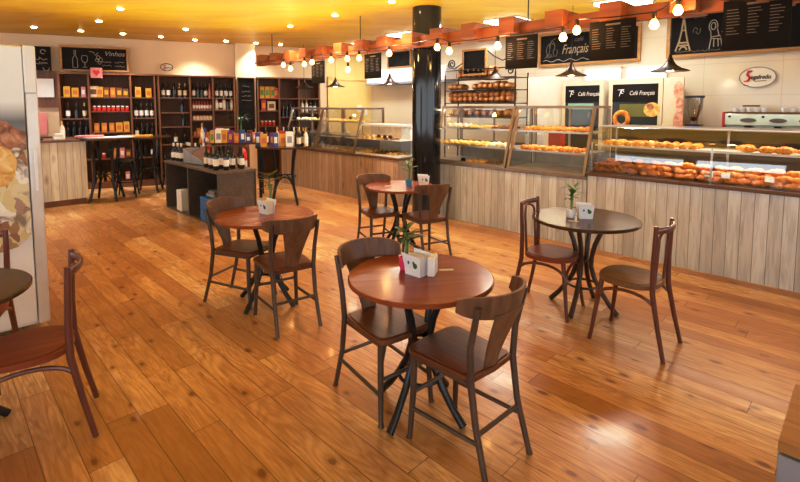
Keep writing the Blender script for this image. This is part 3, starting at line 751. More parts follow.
m = MB(); lf = MB()
def loaf_m():
    m = MB(); rs = []
    for i in range(15):
        f = -1 + i / 7; rr = .052 * (1 - abs(f) ** 3 * .8) * (1 + .06 * math.cos(f * 16)); n = 10
        rs.append([(f * .13, rr * math.cos(2*PI*j/n), .042 + rr * .8 * math.sin(2*PI*j/n)) for j in range(n)])
    m.rings(rs); return tag(m.build('bread_loaf', 'loaf'), '', 'bread')
loaf = Proto(loaf_m())
for zi, (z, n) in enumerate(((2.14, 7), (1.93, 10), (1.70, 12), (1.45, 9))):
    for k in range(n):
        if zi == 0: s = -5.45 + .11 * k
        elif zi == 1: s = (-5.66 + .11 * k) if k < 3 else (-5.12 + .115 * (k - 3))
        else: s = -5.66 + 1.36 * k / n
        for row in range(2 if zi in (0, 2) else 1):
            loaf.put(W(s, 7.10 + .0 * row, z + .002 + .085 * row), RU + PI / 2 + rnd.uniform(-.12, .12), 'brown crusty loaf on the %s shelf of the iron bread rack' % ('top', 'second', 'third', 'fourth')[zi], 'loaves on the %s shelf of the bread rack' % ('top', 'second', 'third', 'fourth')[zi], (1.1, rnd.uniform(1.1, 1.4), rnd.uniform(1.4, 1.9)))
# little framed chalkboard on the rack
def board(name, label, loc, rz, wd, ht, fw=.035, tilt=0.0, framem='frame_wood', facem='chalk', cat='chalkboard'):
    r = thing(name, label, cat, loc, rz); r.rotation_euler = (tilt, 0, rz)
    m = MB(); m.box(0, wd, -.012, 0, 0, ht); m.build('slate', facem, r)
    if fw:
        m = MB(); m.box(-fw, wd + fw, -.03, .004, -fw, 0); m.box(-fw, wd + fw, -.03, .004, ht, ht + fw); m.box(-fw, 0, -.03, .004, 0, ht); m.box(wd, wd + fw, -.03, .004, 0, ht)
        m.build('frame', framem, r, .004)
    return r
def strokes(r, lines, mat='chalk_line', w_=.006, y=-.018, name='chalk_drawing'):
    m = MB()
    for ln in lines: m.tube([(p[0], y, p[1]) for p in ln], w_, 5, flat=(1, .5) if False else None)
    return m.build(name, mat, r)
def text(r, s, x, z, size, mat, y=-.018, shear=0.0, name='lettering', align='LEFT', sx=1.0, bold=0.0):
    c = bpy.data.curves.new(name, 'FONT'); c.body = s; c.size = size; c.shear = shear; c.extrude = .0015; c.offset = bold; c.align_x = align
    c.materials.append(M[mat]); o = bpy.data.objects.new(name, c); C.objects.link(o); o.parent = r
    dg = bpy.context.evaluated_depsgraph_get(); me = bpy.data.meshes.new_from_object(o.evaluated_get(dg)); bpy.data.objects.remove(o)
    o = bpy.data.objects.new(name, me); C.objects.link(o); o.parent = r
    if not me.materials: me.materials.append(M[mat])
    o.location = (x, y, z); o.rotation_euler = (PI / 2, 0, 0); o.scale = (sx, 1, 1); return o
def arc(cx, cz, rx, rz_, a0, a1, n=14): return [(cx + rx * math.cos(deg(a0 + (a1 - a0) * k / n)), cz + rz_ * math.sin(deg(a0 + (a1 - a0) * k / n))) for k in range(n + 1)]
bd = board('small_chalkboard', 'blank chalkboard in pale wooden frame on top of the bread rack', W(-5.33, 6.98, 2.225), RU, .46, .40, .035, 0.0, 'frame_wood')

def scrib(x0, x1, z, h, seed):
    rr = random.Random(seed); pts = []; x = x0
    while x < x1: pts.append((x, z + rr.uniform(0, h))); x += rr.uniform(.010, .022)
    return pts
# middle chalkboard
bd = board('wall_chalkboard', 'long framed chalkboard lettered in script above the middle pastry case', W(-4.36, 7.99, 2.40), RU, 1.66, .50, .045)
text(bd, 'Français', .40, .16, .23, 'chalk_cream', shear=.35, name='chalk_lettering', sx=.62)
text(bd, 'café', .62, .36, .10, 'chalk_dim', shear=.35, name='chalk_lettering')
strokes(bd, [arc(.20, .24, .09, .12, 30, 300), arc(.22, .30, .05, .09, -60, 200), [(.08, .10), (.16, .16), (.20, .40), (.28, .44)], arc(.16, .14, .05, .03, 0, 360), arc(.28, .20, .04, .07, 90, 400)], 'chalk_dim', .006)
strokes(bd, [[(.05 + .05 * k, .05 + .02 * math.sin(k * 1.4)) for k in range(32)]], 'chalk_line', .006)
# right chalkboard with tower and chair drawing
bd = board('wall_chalkboard', 'large framed chalkboard with a chalk tower and chair drawing, top right', W(-2.24, 7.99, 2.41), RU, 2.6, .55, .05)
def mv(ls, c0, c1, k): return [[((p[0]-c0)*k + c1, p[1]) for p in l] for l in ls]
strokes(bd, mv([[(.17, .05), (.24, .20), (.285, .36), (.305, .50)], [(.46, .05), (.40, .20), (.355, .36), (.325, .50)], [(.23, .17), (.42, .17)], [(.22, .13), (.43, .13)], [(.285, .35), (.345, .35)], arc(.32, .06, .07, .05, 0, 180), [(.315, .50), (.315, .54)]], .315, .17, .66), 'chalk_cream', .013, name='chalk_tower')
strokes(bd, mv([arc(.80, .37, .075, .085, -20, 240), [(.76, .29), (.77, .20), (.95, .18), (.92, .23), (.77, .22)], [(.87, .33), (.91, .22)], [(.77, .20), (.74, .05)], [(.94, .18), (.97, .05)], [(.82, .19), (.82, .08)], [(.89, .19), (.90, .08)], arc(.80, .37, .04, .05, 0, 360),
    [(.95, .28), (1.10, .31)], [(1.02, .29), (1.02, .06)], [(1.02, .10), (.97, .04)], [(1.02, .10), (1.07, .04)], arc(1.0, .33, .03, .03, 0, 180)], .82, .56, .70), 'chalk_line', .007, name='chalk_chair')
strokes(bd, mv([arc(.55, .32, .04, .05, 20, 200), arc(.60, .34, .04, .06, 200, 380), scrib(.20, 1.0, .02, .03, 4), arc(.62, .50, .09, .02, 0, 180)], .6, .36, .7), 'chalk_dim', .006)

# back-wall boards
bd = board('wall_chalkboard', 'framed chalkboard with chalk wine bottle and glass above the left bookcase', B(-7.28, .20, 2.37), BA, 1.09, .42, .04)
strokes(bd, [[(.17, .03), (.17, .20), (.20, .26), (.20, .37), (.225, .37), (.225, .26), (.25, .20), (.25, .03), (.17, .03)],
    arc(.37, .22, .05, .09, 180, 360), [(.32, .22), (.33, .27), (.41, .27), (.42, .22)], [(.37, .13), (.37, .05)], [(.33, .04), (.41, .04)]], 'chalk_line', .005, name='chalk_bottle_and_glass')
strokes(bd, [[(.45, .36), (.52, .34), (.56, .28), (.60, .34)], arc(.60, .24, .03, .04, 0, 360), arc(.64, .20, .03, .04, 0, 360), arc(.58, .19, .03, .03, 0, 360), arc(.62, .14, .025, .03, 0, 360)], 'chalk_line', .005)
text(bd, 'Vinhos', .70, .28, .13, 'chalk_line', shear=.3, name='chalk_lettering')
strokes(bd, [scrib(.66, .83, .14, .03, 1), scrib(.66, .83, .07, .03, 2), scrib(.88, 1.05, .14, .03, 3), scrib(.88, 1.05, .06, .03, 5)], 'chalk_line', .004)
bd = board('small_chalkboard', 'small dark chalkboard with white swirls behind the fridge, far left', B(-7.95, .15, 2.33), BA, .48, .46, 0)
strokes(bd, [scrib(.25, .44, .20, .06, 8), scrib(.25, .44, .12, .05, 9), arc(.36, .36, .04, .04, 0, 300), arc(.40, .06, .05, .06, 180, 360)], 'chalk_line', .007)
# sign above bookcase two
sg = thing('oval_wall_sign', 'small oval sign with red and black lettering above the middle bookcase', 'sign', B(-5.46, .22, 2.385), BA)
m = MB(); m.tube([(.115 * math.cos(a), 0, .075 + .075 * math.sin(a)) for a in [2*PI*k/28 for k in range(28)]], .008, 6, closed=True); m.box(-.05, .05, -.01, .01, -.075, -.002) if False else None; m.build('oval_outline', 'logo_black', sg)
m = MB(); m.rings([[(.11 * math.cos(2*PI*k/28), y, .075 + .07 * math.sin(2*PI*k/28)) for k in range(28)] for y in (.001, .006)]); m.build('oval_plate', 'paper_cream', sg)
m = MB(); m.tube([(-.03, -.008, .03), (-.06, -.008, .045), (-.03, -.008, .075), (-.055, -.008, .10), (-.02, -.008, .12)], .011, 6); m.build('red_letter', 'logo_red', sg); text(sg, 'egafredo', -.035, .055, .042, 'logo_black', -.008, .2)

# coffee logo on the serving wall
sg = thing('coffee_logo', 'white oval coffee sign with red swoosh letter and black script on the wall', 'sign', W(-1.16, 8.01, 2.04), RU)
m = MB(); m.rings([[(.20 * math.cos(2*PI*k/40), y, .135 * math.sin(2*PI*k/40)) for k in range(40)] for y in (-.008, 0)]); m.build('oval_plate', 'white_sheet', sg)
m = MB(); m.tube([(.20 * math.cos(2*PI*k/40), -.01, .135 * math.sin(2*PI*k/40)) for k in range(40)], .006, 6, closed=True); m.build('oval_outline', 'grey', sg)
m = MB(); m.tube([(-.06, -.012, .085), (-.10, -.012, .085), (-.115, -.012, .04), (-.085, -.012, .0), (-.10, -.012, -.045), (-.15, -.012, -.055)], [.010,.016,.016,.016,.014,.006], 8); m.tube([(-.18, -.012, -.07), (-.14, -.012, -.10), (-.09, -.012, -.115)], [.003,.008,.004], 6)
m.build('red_letter', 'logo_red', sg)
text(sg, 'egafredo', -.078, -.025, .082, 'logo_black', -.012, .15, sx=.78, bold=.0015)
strokes(sg, [[(-.03, -.055), (.10, -.05)]], 'logo_black', .004, -.012, 'small_print')

# black menu panels hung from the beam
def menu(s0, s1, z0, z1, label, n=9, seed=0, hang=2.58):
    KM = .872; r = board('hanging_menu', label, W(s0 * KM, 5.34 * KM, 1.65 + (z0 - 1.65) * KM), RU, s1 - s0, z1 - z0, 0, 0.0, facem='menu', cat='menu board'); r.scale = (KM, KM, KM)
    w_, h = s1 - s0, z1 - z0; rr = random.Random(seed); m = MB()
    if w_ < .4:
        for k in range(4): m.box(.06, w_ - .08, -.014, -.012, .06 + k*.05, .066 + k*.05)
    else:
        m.box(w_*.36, w_*.68, -.014, -.012, h - .055, h - .035)
        for c0, c1 in ((.06, .27), (.38, .60), (.70, .92)):
            for k in range(n):
                z = h - .09 - k * (h * .55) / n; m.box(w_*c0, w_*(c0 + (c1 - c0) * rr.uniform(.55, 1)), -.014, -.012, z, z + .006)
    m.build('menu_lines', 'chalk_dim', r)
    m = MB()
    for x in (w_*.15, w_*.85): m.tube([(x, 0, h), (x, .0, hang - z0)], .004, 5)
    m.build('hanging_cord', 'black_pl', r)
    return r
menu(-7.74, -7.33, 2.08, 2.50, 'small black hanging menu nearest the back wall', seed=1)
menu(-6.18, -5.77, 2.11, 2.52, 'small black hanging menu left of the pillar', seed=2)
menu(-3.41, -2.96, 2.12, 2.53, 'black hanging menu with faint white lines beside the bread rack', seed=3)
menu(-2.32, -1.83, 2.155, 2.58, 'black hanging menu overlapping the script chalkboard', seed=4)
menu(-1.06, -.56, 2.17, 2.62, 'black hanging menu in front of the tower chalkboard, far right', seed=5)
# white cabinets behind, left of pillar
bd = board('wall_chalkboard', 'small blank chalkboard on the serving wall just left of the pillar', W(-8.36, 7.98, 2.58), RU, .72, .34, .03)
r = thing('wall_cabinet', 'long white wall cabinet beneath the chalkboard, left of the pillar', 'cabinet', W(-8.83, 7.68, 2.20), RU)
m = MB(); m.box(0, 2.5, 0, .34, 0, .30); m.build('cabinet_body', 'paper', r, .004)
m = MB(); m.box(-.02, 2.52, -.03, .34, -.05, 0); m.build('dark_lower_edge', 'grey', r)
for x in (.84, 1.66): MB().box(x, x + .006, -.004, 0, .02, .28).build('door_gap', 'black_pl', r)

# white tall cupboard / fridge back behind case two
r = thing('white_cupboard', 'plain tall white cupboard panel between bread rack and glass-door fridges', 'cupboard', W(-4.13, 7.15), RU)
m = MB(); m.box(0, .60, 0, .7, 0, 2.12); m.build('cupboard_body', 'white_sheet', r, .006)
m = MB(); m.tube([(.03, -.02, 1.1), (.03, -.02, 1.4)], .008, 6); m.build('handle', 'steel', r)
# fridges with cafe header
def fridge(s0, s1, label, side):
    r = thing('glass_door_fridge', label, 'fridge', W(s0, 7.10), RU); w_ = s1 - s0; Hh = 2.04
    m = MB(); m.box(0, w_, .03, .75, 0, Hh); m.build('fridge_body', 'white_sheet', r, .006)
    d = MB(); d.box(.0, .055, 0, .03, .1, Hh); d.box(w_ - .055, w_, 0, .03, .1, Hh); d.box(.055, w_ - .055, 0, .03, Hh - .08, Hh); d.box(.055, w_ - .055, 0, .03, .1, .2)
    d = d.build('door_frame', 'paper_cream', r)
    m = MB(); m.box(.055, w_ - .055, .010, .028, .2, Hh - .08); p = m.build('door_panel', 'fridge_in', r)
    m = MB(); m.box(.055, w_ - .055, 0, .010, Hh - .33, Hh - .08); hd = m.build('header_panel', 'chalk', r)
    text(hd, 'Café Français', w_*.40, Hh - .235, .085, 'paper', -.004, .25, name='header_lettering', sx=.72)
    strokes(hd, [[(w_*.18, Hh - .16), (w_*.30, Hh - .155)], [(w_*.25, Hh - .16), (w_*.21, Hh - .25)], arc(w_*.27, Hh - .19, .02, .02, 0, 300)], 'paper', .005, -.004, 'header_emblem')
    return r, w_, Hh
r, w_, Hh = fridge(-3.50, -2.86, 'glass-door fridge with dark header and teal shelf light, left of the pair', False)
MB().box(.10, w_ - .14, .002, .012, Hh - .44, Hh - .35).build('lit_top_shelf', 'teal', r)
r, w_, Hh = fridge(-2.78, -2.06, 'glass-door fridge with printed pastry pictures, right of the pair', True)
m = MB(); m.tube([(.19 + .09 * math.cos(a), .002, 1.46 + .10 * math.sin(a)) for a in [2*PI*k/20 for k in range(20)]], .035, 8, closed=True, flat=(1, 1)); m.build('printed_doughnut', 'croissant', r)
m = MB(); m.rings([[(w_ - .13 + .105*math.cos(2*PI*k/20), y, 1.60 + .10*math.sin(2*PI*k/20)) for k in range(20)] for y in (-.002, .008)]); m.build('printed_bun', 'pastry_y', r)
m = MB(); m.rings([[(w_ - .15 + .05*math.cos(2*PI*k/20), y, 1.64 + .045*math.sin(2*PI*k/20)) for k in range(20)] for y in (-.004, .0)]); m.build('printed_filling', 'bread_print', r)
MB().box(.16, w_ - .10, .002, .011, 1.50, 1.68).build('printed_backdrop', 'green_back', r)
r = thing('poster_panel', 'narrow upright panel printed with a pink hand on the side of the right fridge', 'poster', W(-2.05, 7.10), RU)
MB().box(0, .24, 0, .04, 0, 2.03).build('panel', 'meat' if False else 'paper_cream', r, .004)
m = MB(); m.ball((.18, -.0, 1.86), (.06, .006, .12), 12); m.ball((.20, -.0, 1.66), (.045, .006, .16), 12); m.ball((.19, -.0, 1.45), (.06, .006, .14), 12); m.build('printed_hand', 'meat', r)
# bottles + clutter inside backroom: red box, thermos
tag(MB().box(-.1,.1,-.07,.07,0,.30).build('red_box', 'red', loc=W(-3.38, 6.72, 1.0), rz=RU, bevel=.005), 'red box on the prep table behind the second tall case', 'box')
tag(MB().box(-.12,.12,-.08,.08,0,.22).build('white_box', 'white_pl', loc=W(-3.75, 6.72, 1.0), rz=RU, bevel=.005), 'white box on the prep table behind the second tall case', 'box')

r = thing('prep_table', 'narrow steel prep table in the aisle behind the second tall case', 'table', W(-4.1, 6.52), RU)
MB().box(0, 1.3, 0, .42, .97, 1.0).build('tabletop', 'steel', r)
for x in (.03, 1.23):
    for y in (.03, .35): MB().box(x, x+.04, y, y+.04, 0, .97).build('leg', 'steel', r)
# coffee grinder
r = thing('coffee_grinder', 'coffee grinder with clear funnel hopper and blue display on the back counter', 'coffee grinder', W(-1.76, 7.45, 1.0), RU)
m = MB(); m.box(-.09, .09, -.09, .14, 0, .40); m.build('grinder_body', 'black_pl', r, .01)
MB().box(-.055, .055, -.096, -.09, .39 - .10, .39 - .01).build('display', 'blue_disp', r)
m = MB(); m.lathe([(.05, .40), (.055, .50), (.10, .62), (.105, .76), (.10, .76), (.05, .50)], n=24); m.build('hopper', glass('hopper_glass', (.93, .92, .88), .08, .5), r)
m = MB(); m.lathe([(0, .76), (.118, .76), (.118, .79), (0, .79)], n=24); m.build('hopper_lid', 'bench_in', r)
m = MB(); m.lathe([(0, .44), (.035, .45), (.046, .49), (.04, .50), (0, .50)], n=16); m.build('coffee_beans', 'pastry_d', r)
# espresso machine
r = thing('espresso_machine', 'wide pale green espresso machine with red side on the back counter', 'espresso machine', W(-1.42, 7.38, 1.0), RU)
m = MB(); m.box(0.03, 1.07, .10, .55, .04, .42); m.build('machine_body', 'steel', r, .01)
m = MB(); m.box(0.025, 1.075, 0.0, .50, .40, .555); m.build('front_panel', 'machine', r, .01)
for x in (0, 1.075): MB().box(x, x + .03, -.01, .52, .05, .575).build('side_panel', 'red', r, .006)
m = MB(); m.box(0.0, 1.1, .0, .52, .56, .572); m.build('cup_rail', 'bookcase', r)
for k, x in enumerate((.28, .58, .86)):
    m = MB(); m.rings([[(x + .085*math.cos(2*PI*q/20), y, .47 + .028*math.sin(2*PI*q/20)) for q in range(20)] for y in (-.012, .0)]); m.build('group_badge', 'bench_top', r)
    m = MB(); m.lathe([(.035, .33), (.04, .40)], (x, .0, 0), 14); m.tube([(x, 0, .345), (x, -.16, .33)], .012, 8); m.build('group_handle', 'black_pl', r)
for x in (.08, .43): MB().ball((x, -.005, .515), (.016, .008, .014), 8).build('knob', 'black_pl', r)
MB().box(.06, 1.04, -.05, .30, .0, .06).build('drip_tray', 'steel', r, .006)
def cup_m():
    r = tag(MB().lathe([(0, 0), (.022, 0), (.030, .02), (.034, .055), (.031, .055), (.02, .006), (0, .006)], n=14).build('coffee_cup', 'white_pl'), '', 'cup'); return r
cup = Proto(cup_m())
for k in range(5): cup.put(W(-1.30 + k*.075, 7.52, 1.574), 0, 'white coffee cup in the left row on top of the espresso machine', 'left cups on the espresso machine')
for k in range(5): cup.put(W(-1.32 + k*.075, 7.60, 1.574), 0, 'white coffee cup in the left row on top of the espresso machine', 'left cups on the espresso machine')
cup.put(W(-.80, 7.50, 1.574), 0, 'white coffee cup in the right group on the espresso machine', 'right cups on the espresso machine')
for k in range(5): cup.put(W(-.72 + k*.08, 7.52, 1.574), 0, 'white coffee cup in the right group on the espresso machine', 'right cups on the espresso machine')
for k, s in enumerate((-1.16, -.55)):
    tag(MB().lathe([(0, 0), (.09, 0), (.10, .015), (0, .015)], n=16).build('saucer_stack', 'black_pl', loc=W(s, 7.68, 1.574 + .07)), '%s black saucer on the cups of the espresso machine' % ('left', 'right')[k], 'saucer').scale = (1, 1, 1)

# ------------------------------------------------------------------ timber beam, bulbs, pendants
KB = .872
r = thing('timber_beam', 'long orange timber beam with protruding crosspiece ends hung over the counters', 'beam', W(-10.1 * KB, 5.46 * KB, 1.65 - 1.65 * KB), RU)
r.scale = (KB, KB, KB)
m = MB(); m.box(0, 11.5, 0, .09, 2.56, 2.72); m.build('main_beam', 'beam', r, .004)
for s in (-9.75, -9.19, -8.63, -8.07, -7.51, -6.95, -6.37, -5.79, -5.21, -4.63, -4.05, -3.45, -2.80, -2.15, -1.45, -.75):
    x = s + 10.1
    m = MB(); m.box(x - .06, x + .17, -.16, .30, 2.575, 2.775); o = m.build('crosspiece', 'beam', r, .004)
m = MB()
for s in (-9.5, -6.5, -3.2, -.4): m.tube([(s + 10.1, .05, 2.7), (s + 10.1, .05, 3.232)], .008, 6)
m.build('hanging_rod', 'black_matt', r)

def bulb_m(mat):
    r = thing('string_light_bulb', '', 'light bulb')
    MB().lathe([(0, -.105), (.022, -.10), (.037, -.078), (.038, -.062), (.028, -.035), (.016, -.015), (.014, 0)], n=14).build('globe', mat, r)
    MB().lathe([(.017, -.022), (.019, .03), (.010, .045), (0, .045)], n=10).build('socket', 'black_pl', r)
    return r
bul = Proto(bulb_m('bulb'))
BL0 = [(-8.57,2.49),(-8.31,2.40),(-7.82,2.46),(-7.56,2.48),(-6.97,2.48),(-6.49,2.28),(-6.51,2.47),(-6.19,2.46),(-5.46,2.48),(-4.47,2.49),(-4.25,2.42),(-3.46,2.42),(-2.58,2.44),(-2.42,2.50),(-1.62,2.47),(-1.41,2.58),(-.3,2.5)]
BL = [(s * KB, 1.65 + (z + .065 - 1.65) * KB) for s, z in BL0]; TB = 5.22 * KB; KZ = lambda z: 1.65 + (z - 1.65) * KB
for k, (s, z) in enumerate(BL):
    bul.put(W(s, TB, z), 0, 'glowing amber bulb of the string lights under the timber beam', 'amber bulbs along the timber beam')
m = MB(); pts = [W(-9.9 * KB, TB, KZ(2.58))]
seq = sorted([b for b in BL if b[1] > KZ(2.40)]); prev = None
for s, z in seq:
    if prev:
        ps, pz = prev; d = abs(s - ps)
        pts.append(W((ps + s) / 2, TB, min(KZ(2.60), (pz + z) / 2 + .04) + .03 - .05 * d))
    pts.append(W(s, TB, z + .045)); prev = (s, z)
m.tube(pts, .006, 6); m.tube([W(BL[5][0], TB, BL[5][1] + .03), W(BL[5][0], TB, KZ(2.56))], .004, 5)
tag(m.build('string_light_cable', 'black_pl'), 'black cable of the string lights sagging along the timber beam', 'cable')

def pend_m():
    r = thing('pendant_lamp', '', 'lamp')
    prof = [(.215, 0), (.19, .012), (.13, .035), (.075, .07), (.045, .11), (.028, .15), (.018, .175), (.016, .20)]
    MB().lathe(prof + [(.012, .198), (.024, .15), (.040, .105), (.070, .063), (.125, .028), (.185, .006), (.212, -.004)], n=32).build('lamp_shade', 'lamp_black', r)
    MB().lathe([(.206, -.001), (.185, .004), (.125, .026), (.07, .06), (.04, .10), (.02, .14)], n=32).build('copper_lining', 'lamp_copper', r)
    MB().ball((0, 0, .03), .028, 10).build('bulb', 'bulb_white', r)
    MB().tube([(0, 0, .19), (0, 0, 3.03 - 2.07)], .004, 6).build('cord', 'black_pl', r)
    return r
pend = Proto(pend_m())
for s, lab in ((-9.01, 'black cone pendant lamp farthest away, over the far bookcase end'), (-8.40, 'black cone pendant lamp between the two small hanging menus'), (-6.68, 'black cone pendant lamp just left of the pillar'),
               (-4.28, 'black cone pendant lamp in front of the bread rack'), (-3.03, 'black cone pendant lamp over the second tall pastry case'), (-1.79, 'nearest and largest black cone pendant lamp, above the low case')):
    pend.put(W(s, 6.4, 2.07) if s > -9 else W(s, 6.0, 2.05), 0, lab)

# ceiling downlights
def down_m():
    r = thing('ceiling_downlight', '', 'ceiling light')
    MB().lathe([(.046, -.003), (.058, -.004), (.060, 0), (.046, 0)], n=20).build('ring', 'gold', r)
    MB().lathe([(0, -.022), (.025, -.019), (.042, -.010), (.046, -.001), (0, -.001)], n=20).build('lens', 'down', r)
    return r
dn = Proto(down_m())
DL = [(-6.41,8.45),(-5.85,8.84),(-4.9,7.86),(-3.97,6.87),(-5.29,9.2),(-4.76,9.59),(-3.85,8.67),(-4.28,10.05),(-3.7,10.25),(-3.16,10.57),(-2.68,10.8),(-1.9,8.35),(-.99,7.35),(-.11,6.42),(-1.67,11.3)]
for k, (x, y) in enumerate(DL):
    dn.put((x, y, H), 0, 'small round glowing downlight in the yellow ceiling', 'downlights in the yellow ceiling')
    if k in (0, 2, 4, 7, 9, 11, 12, 13):
        l = bpy.data.lights.new('downlight_beam', 'SPOT'); l.energy = 150; l.color = (1, .91, .80); l.spot_size = deg(110); l.spot_blend = .8; l.shadow_soft_size = .06
        o = bpy.data.objects.new('downlight_beam', l); C.objects.link(o); o.location = (x, y, H - .03)
# fluorescent fixtures
fx = thing('fluorescent_fixture', '', 'ceiling light')
for k in range(3): MB().box(-.30, .30, -.20 + k*.16, -.11 + k*.16, -.035, -.012).build('tube', 'tube', fx)
m = MB(); m.box(-.33, .33, -.24, .26, -.012, 0); m.build('housing', 'steel', fx)
fl = Proto(fx)
for k, (x, y, lab) in enumerate(((1.72, 7.78, 'three-slot fluorescent ceiling fixture above the bread rack'), (2.95, 6.42, 'three-slot fluorescent ceiling fixture at the top right, above the menus'),
        (-.89, 10.7, 'fluorescent ceiling fixture farthest back, left of the pillar'), (.1, 9.26, 'fluorescent ceiling fixture just behind the pillar top'))):
    fl.put((x, y, H), RU, lab)
    l = bpy.data.lights.new('fluorescent_glow', 'AREA'); l.energy = 30; l.color = (1, .95, .88); l.shape = 'RECTANGLE'; l.size = .6; l.size_y = .45
    o = bpy.data.objects.new('fluorescent_glow', l); C.objects.link(o); o.location = (x, y, H - .045)
# lamp light from bulbs
for k in (1, 4, 8, 11, 13, 15):
    s, z = BL[k]; l = bpy.data.lights.new('bulb_glow', 'POINT'); l.energy = 11; l.color = (1, .52, .18); l.shadow_soft_size = .045
    o = bpy.data.objects.new('bulb_glow', l); C.objects.link(o); o.location = W(s, TB - .07, z - .07)
for s in (-8.4, -6.68, -3.03, -1.79):
    l = bpy.data.lights.new('pendant_glow', 'POINT'); l.energy = 6; l.color = (1, .72, .42); l.shadow_soft_size = .04
    o = bpy.data.objects.new('pendant_glow', l); C.objects.link(o); o.location = W(s, 6.4, 2.05)
# case lighting strips, those under the shelves added to brighten the pastries
for s0, s1, z, t in ((-4.7, -3.5, 1.59, TF + .34), (-3.4, -2.4, 1.59, TF + .34), (-8.9, -7.95, 1.56, TF + .34), (-7.75, -6.7, 1.56, TF + .34), (-2.2, .9, 1.38, TF + .35), (-1.6, .3, 1.18, TF + .22), (-4.65, -3.5, 1.31, TF + .30), (-3.35, -2.45, 1.31, TF + .30), (-6.5, -5.5, 1.28, TF + .32)):
    l = bpy.data.lights.new('case_light', 'AREA'); l.shape = 'RECTANGLE'; l.size = s1 - s0; l.size_y = .04; l.energy = (4.5 if s0 > -3 and s0 < -1 else 4) * (s1 - s0); l.color = (1, .85, .62)
    o = bpy.data.objects.new('case_light', l); C.objects.link(o); o.location = W((s0 + s1)/2, t, z); o.rotation_euler = (deg(-18), 0, RU)

# ------------------------------------------------------------------ back wall furniture
def bookcase(x0, cols, label, top=2.30, depth=.35, fb=.03):
    """cols: list of (x_end, [shelf heights])"""
    xe = cols[-1][0]
    r = thing('bookcase', label, 'bookcase', B(x0, 0), BA); L = xe - x0; e = .035
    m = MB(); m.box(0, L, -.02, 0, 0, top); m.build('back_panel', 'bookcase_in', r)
    m = MB(); m.box(-.02, L + .02, -depth - .01, 0, top - e, top); m.build('top_board', 'bookcase', r, .003)
    m = MB(); m.box(0, L, -depth, 0, 0, .12); m.build('plinth', 'bookcase', r)
    xs = [0] + [c[0] - x0 for c in cols]
    for i, x in enumerate(xs):
        m = MB(); a = max(0, x - e/2) if 0 < i < len(xs) - 1 else (0 if i == 0 else L - e)
        m.box(a, a + e, -depth, -.02, .12, top - e); m.build('upright', 'bookcase', r)
    for i, (x, zs) in enumerate(cols):
        for z in zs:
            m = MB(); m.box(xs[i] + e*.6, xs[i+1] - e*.6, -depth + .01, -.02, z - .025, z); m.build('shelf', 'bookcase', r)
    return r
U1 = [(-6.85, [1.83, 1.41, 1.05, .60]), (-6.13, [1.83, 1.55, 1.13, .60]), (-5.68, [1.83, 1.41, 1.0, .60])]
U2 = [(-5.03, [1.83, 1.52, 1.22, .85, .5]), (-4.58, [1.83, 1.57, 1.35, 1.0, .6]), (-4.12, [1.83, 1.57, 1.2, .8, .5])]
U3 = [(-3.17, [1.83, 1.55, 1.2, .7]), (-2.72, [1.83, 1.40, 1.0, .6]), (-2.22, [1.83, 1.50, 1.1, .6])]
bookcase(-7.35, U1, 'dark wooden bookcase with packets and wine, below the framed wine chalkboard')
bookcase(-5.64, U2, 'dark wooden wine bookcase in the middle of the back wall')
bookcase(-3.66, U3, 'dark wooden bookcase right of the pier, behind the far pastry case')
# panel board left of bookcase 1
r = thing('wall_panelling', 'dark brown panel with a small mirror behind the left counter', 'panel', B(-8.4, .0), BA)
MB().box(0, 1.03, -.06, 0, 1.62, 2.33).build('upper_panel', 'bookcase', r)
MB().box(0, 1.03, -.05, 0, 0.0, 1.05).build('lower_panel', 'bookcase_in', r)
tag(MB().box(0,.34,-.02,0,0,.36).build('mirror', ['paper'], loc=B(-7.80, .08, 1.82), rz=BA), 'small square white mirror on the brown panel, left of the bookcase', 'mirror')
tag(MB().box(0,.20,-.01,0,0,.42).build('pink_poster', 'pinkpaper', loc=B(-7.80, .10, 1.10), rz=BA), 'pink poster standing behind the left wooden counter', 'poster')
r = tag(MB().box(0,.28,-.26,0,0,.02).build('heart_sign', 'paper'), '', 'sign'); bpy.data.objects.remove(r)
r = thing('heart_sign', 'small pink sign with a red heart clipped to the left bookcase top', 'sign', B(-6.80, .37, 2.20), BA)
MB().box(0,.20,-.01,0,0,.20).build('card', 'pinkpaper', r)
m = MB(); m.rings([[(.10 + .0035*16*math.sin(a)**3, y, .105 + .0042*(13*math.cos(a)-5*math.cos(2*a)-2*math.cos(3*a)-math.cos(4*a))) for a in [2*PI*k/28 for k in range(28)]] for y in (-.016, -.01)]); m.build('heart', 'red', r)

# bottles
def bottle_m(name, glassm, labm, capm, h=.30, r=.037, cat='bottle'):
    ro = thing(name, '', cat)
    MB().lathe([(0, 0), (r*.95, 0), (r, .006), (r, h*.58), (r*.85, h*.66), (r*.40, h*.74), (r*.36, h*.97), (r*.40, h*.975), (r*.4, h), (0, h)], n=14).build('glass_body', glassm, ro)
    MB().lathe([(r + .0012, h*.18), (r + .0012, h*.48)], n=14).build('paper_label', labm, ro)
    MB().lathe([(r*.40, h*.82), (r*.44, h*.83), (r*.44, h + .002), (0, h + .003)], n=12).build('capsule', capm, ro)
    return ro
def bottle_far(name, glassm, labm, capm, h=.30, r=.037):
    m = MB(); m.lathe([(0, 0), (r, 0), (r, h*.58), (r*.85, h*.66), (r*.40, h*.74), (r*.36, h*.82)], n=10)
    m.mi = 1; m.lathe([(r + .0012, h*.15), (r + .0012, h*.50)], n=10); m.mi = 2; m.lathe([(r*.42, h*.80), (r*.42, h), (0, h)], n=8)
    return Proto(tag(m.build(name, [glassm, labm, capm]), '', 'bottle'))
fb_w = bottle_far('wine_bottle', 'wine_glass', 'paper', 'wine_glass'); fb_b = bottle_far('wine_bottle', 'wine_glass', 'wine_glass', 'wine_glass')
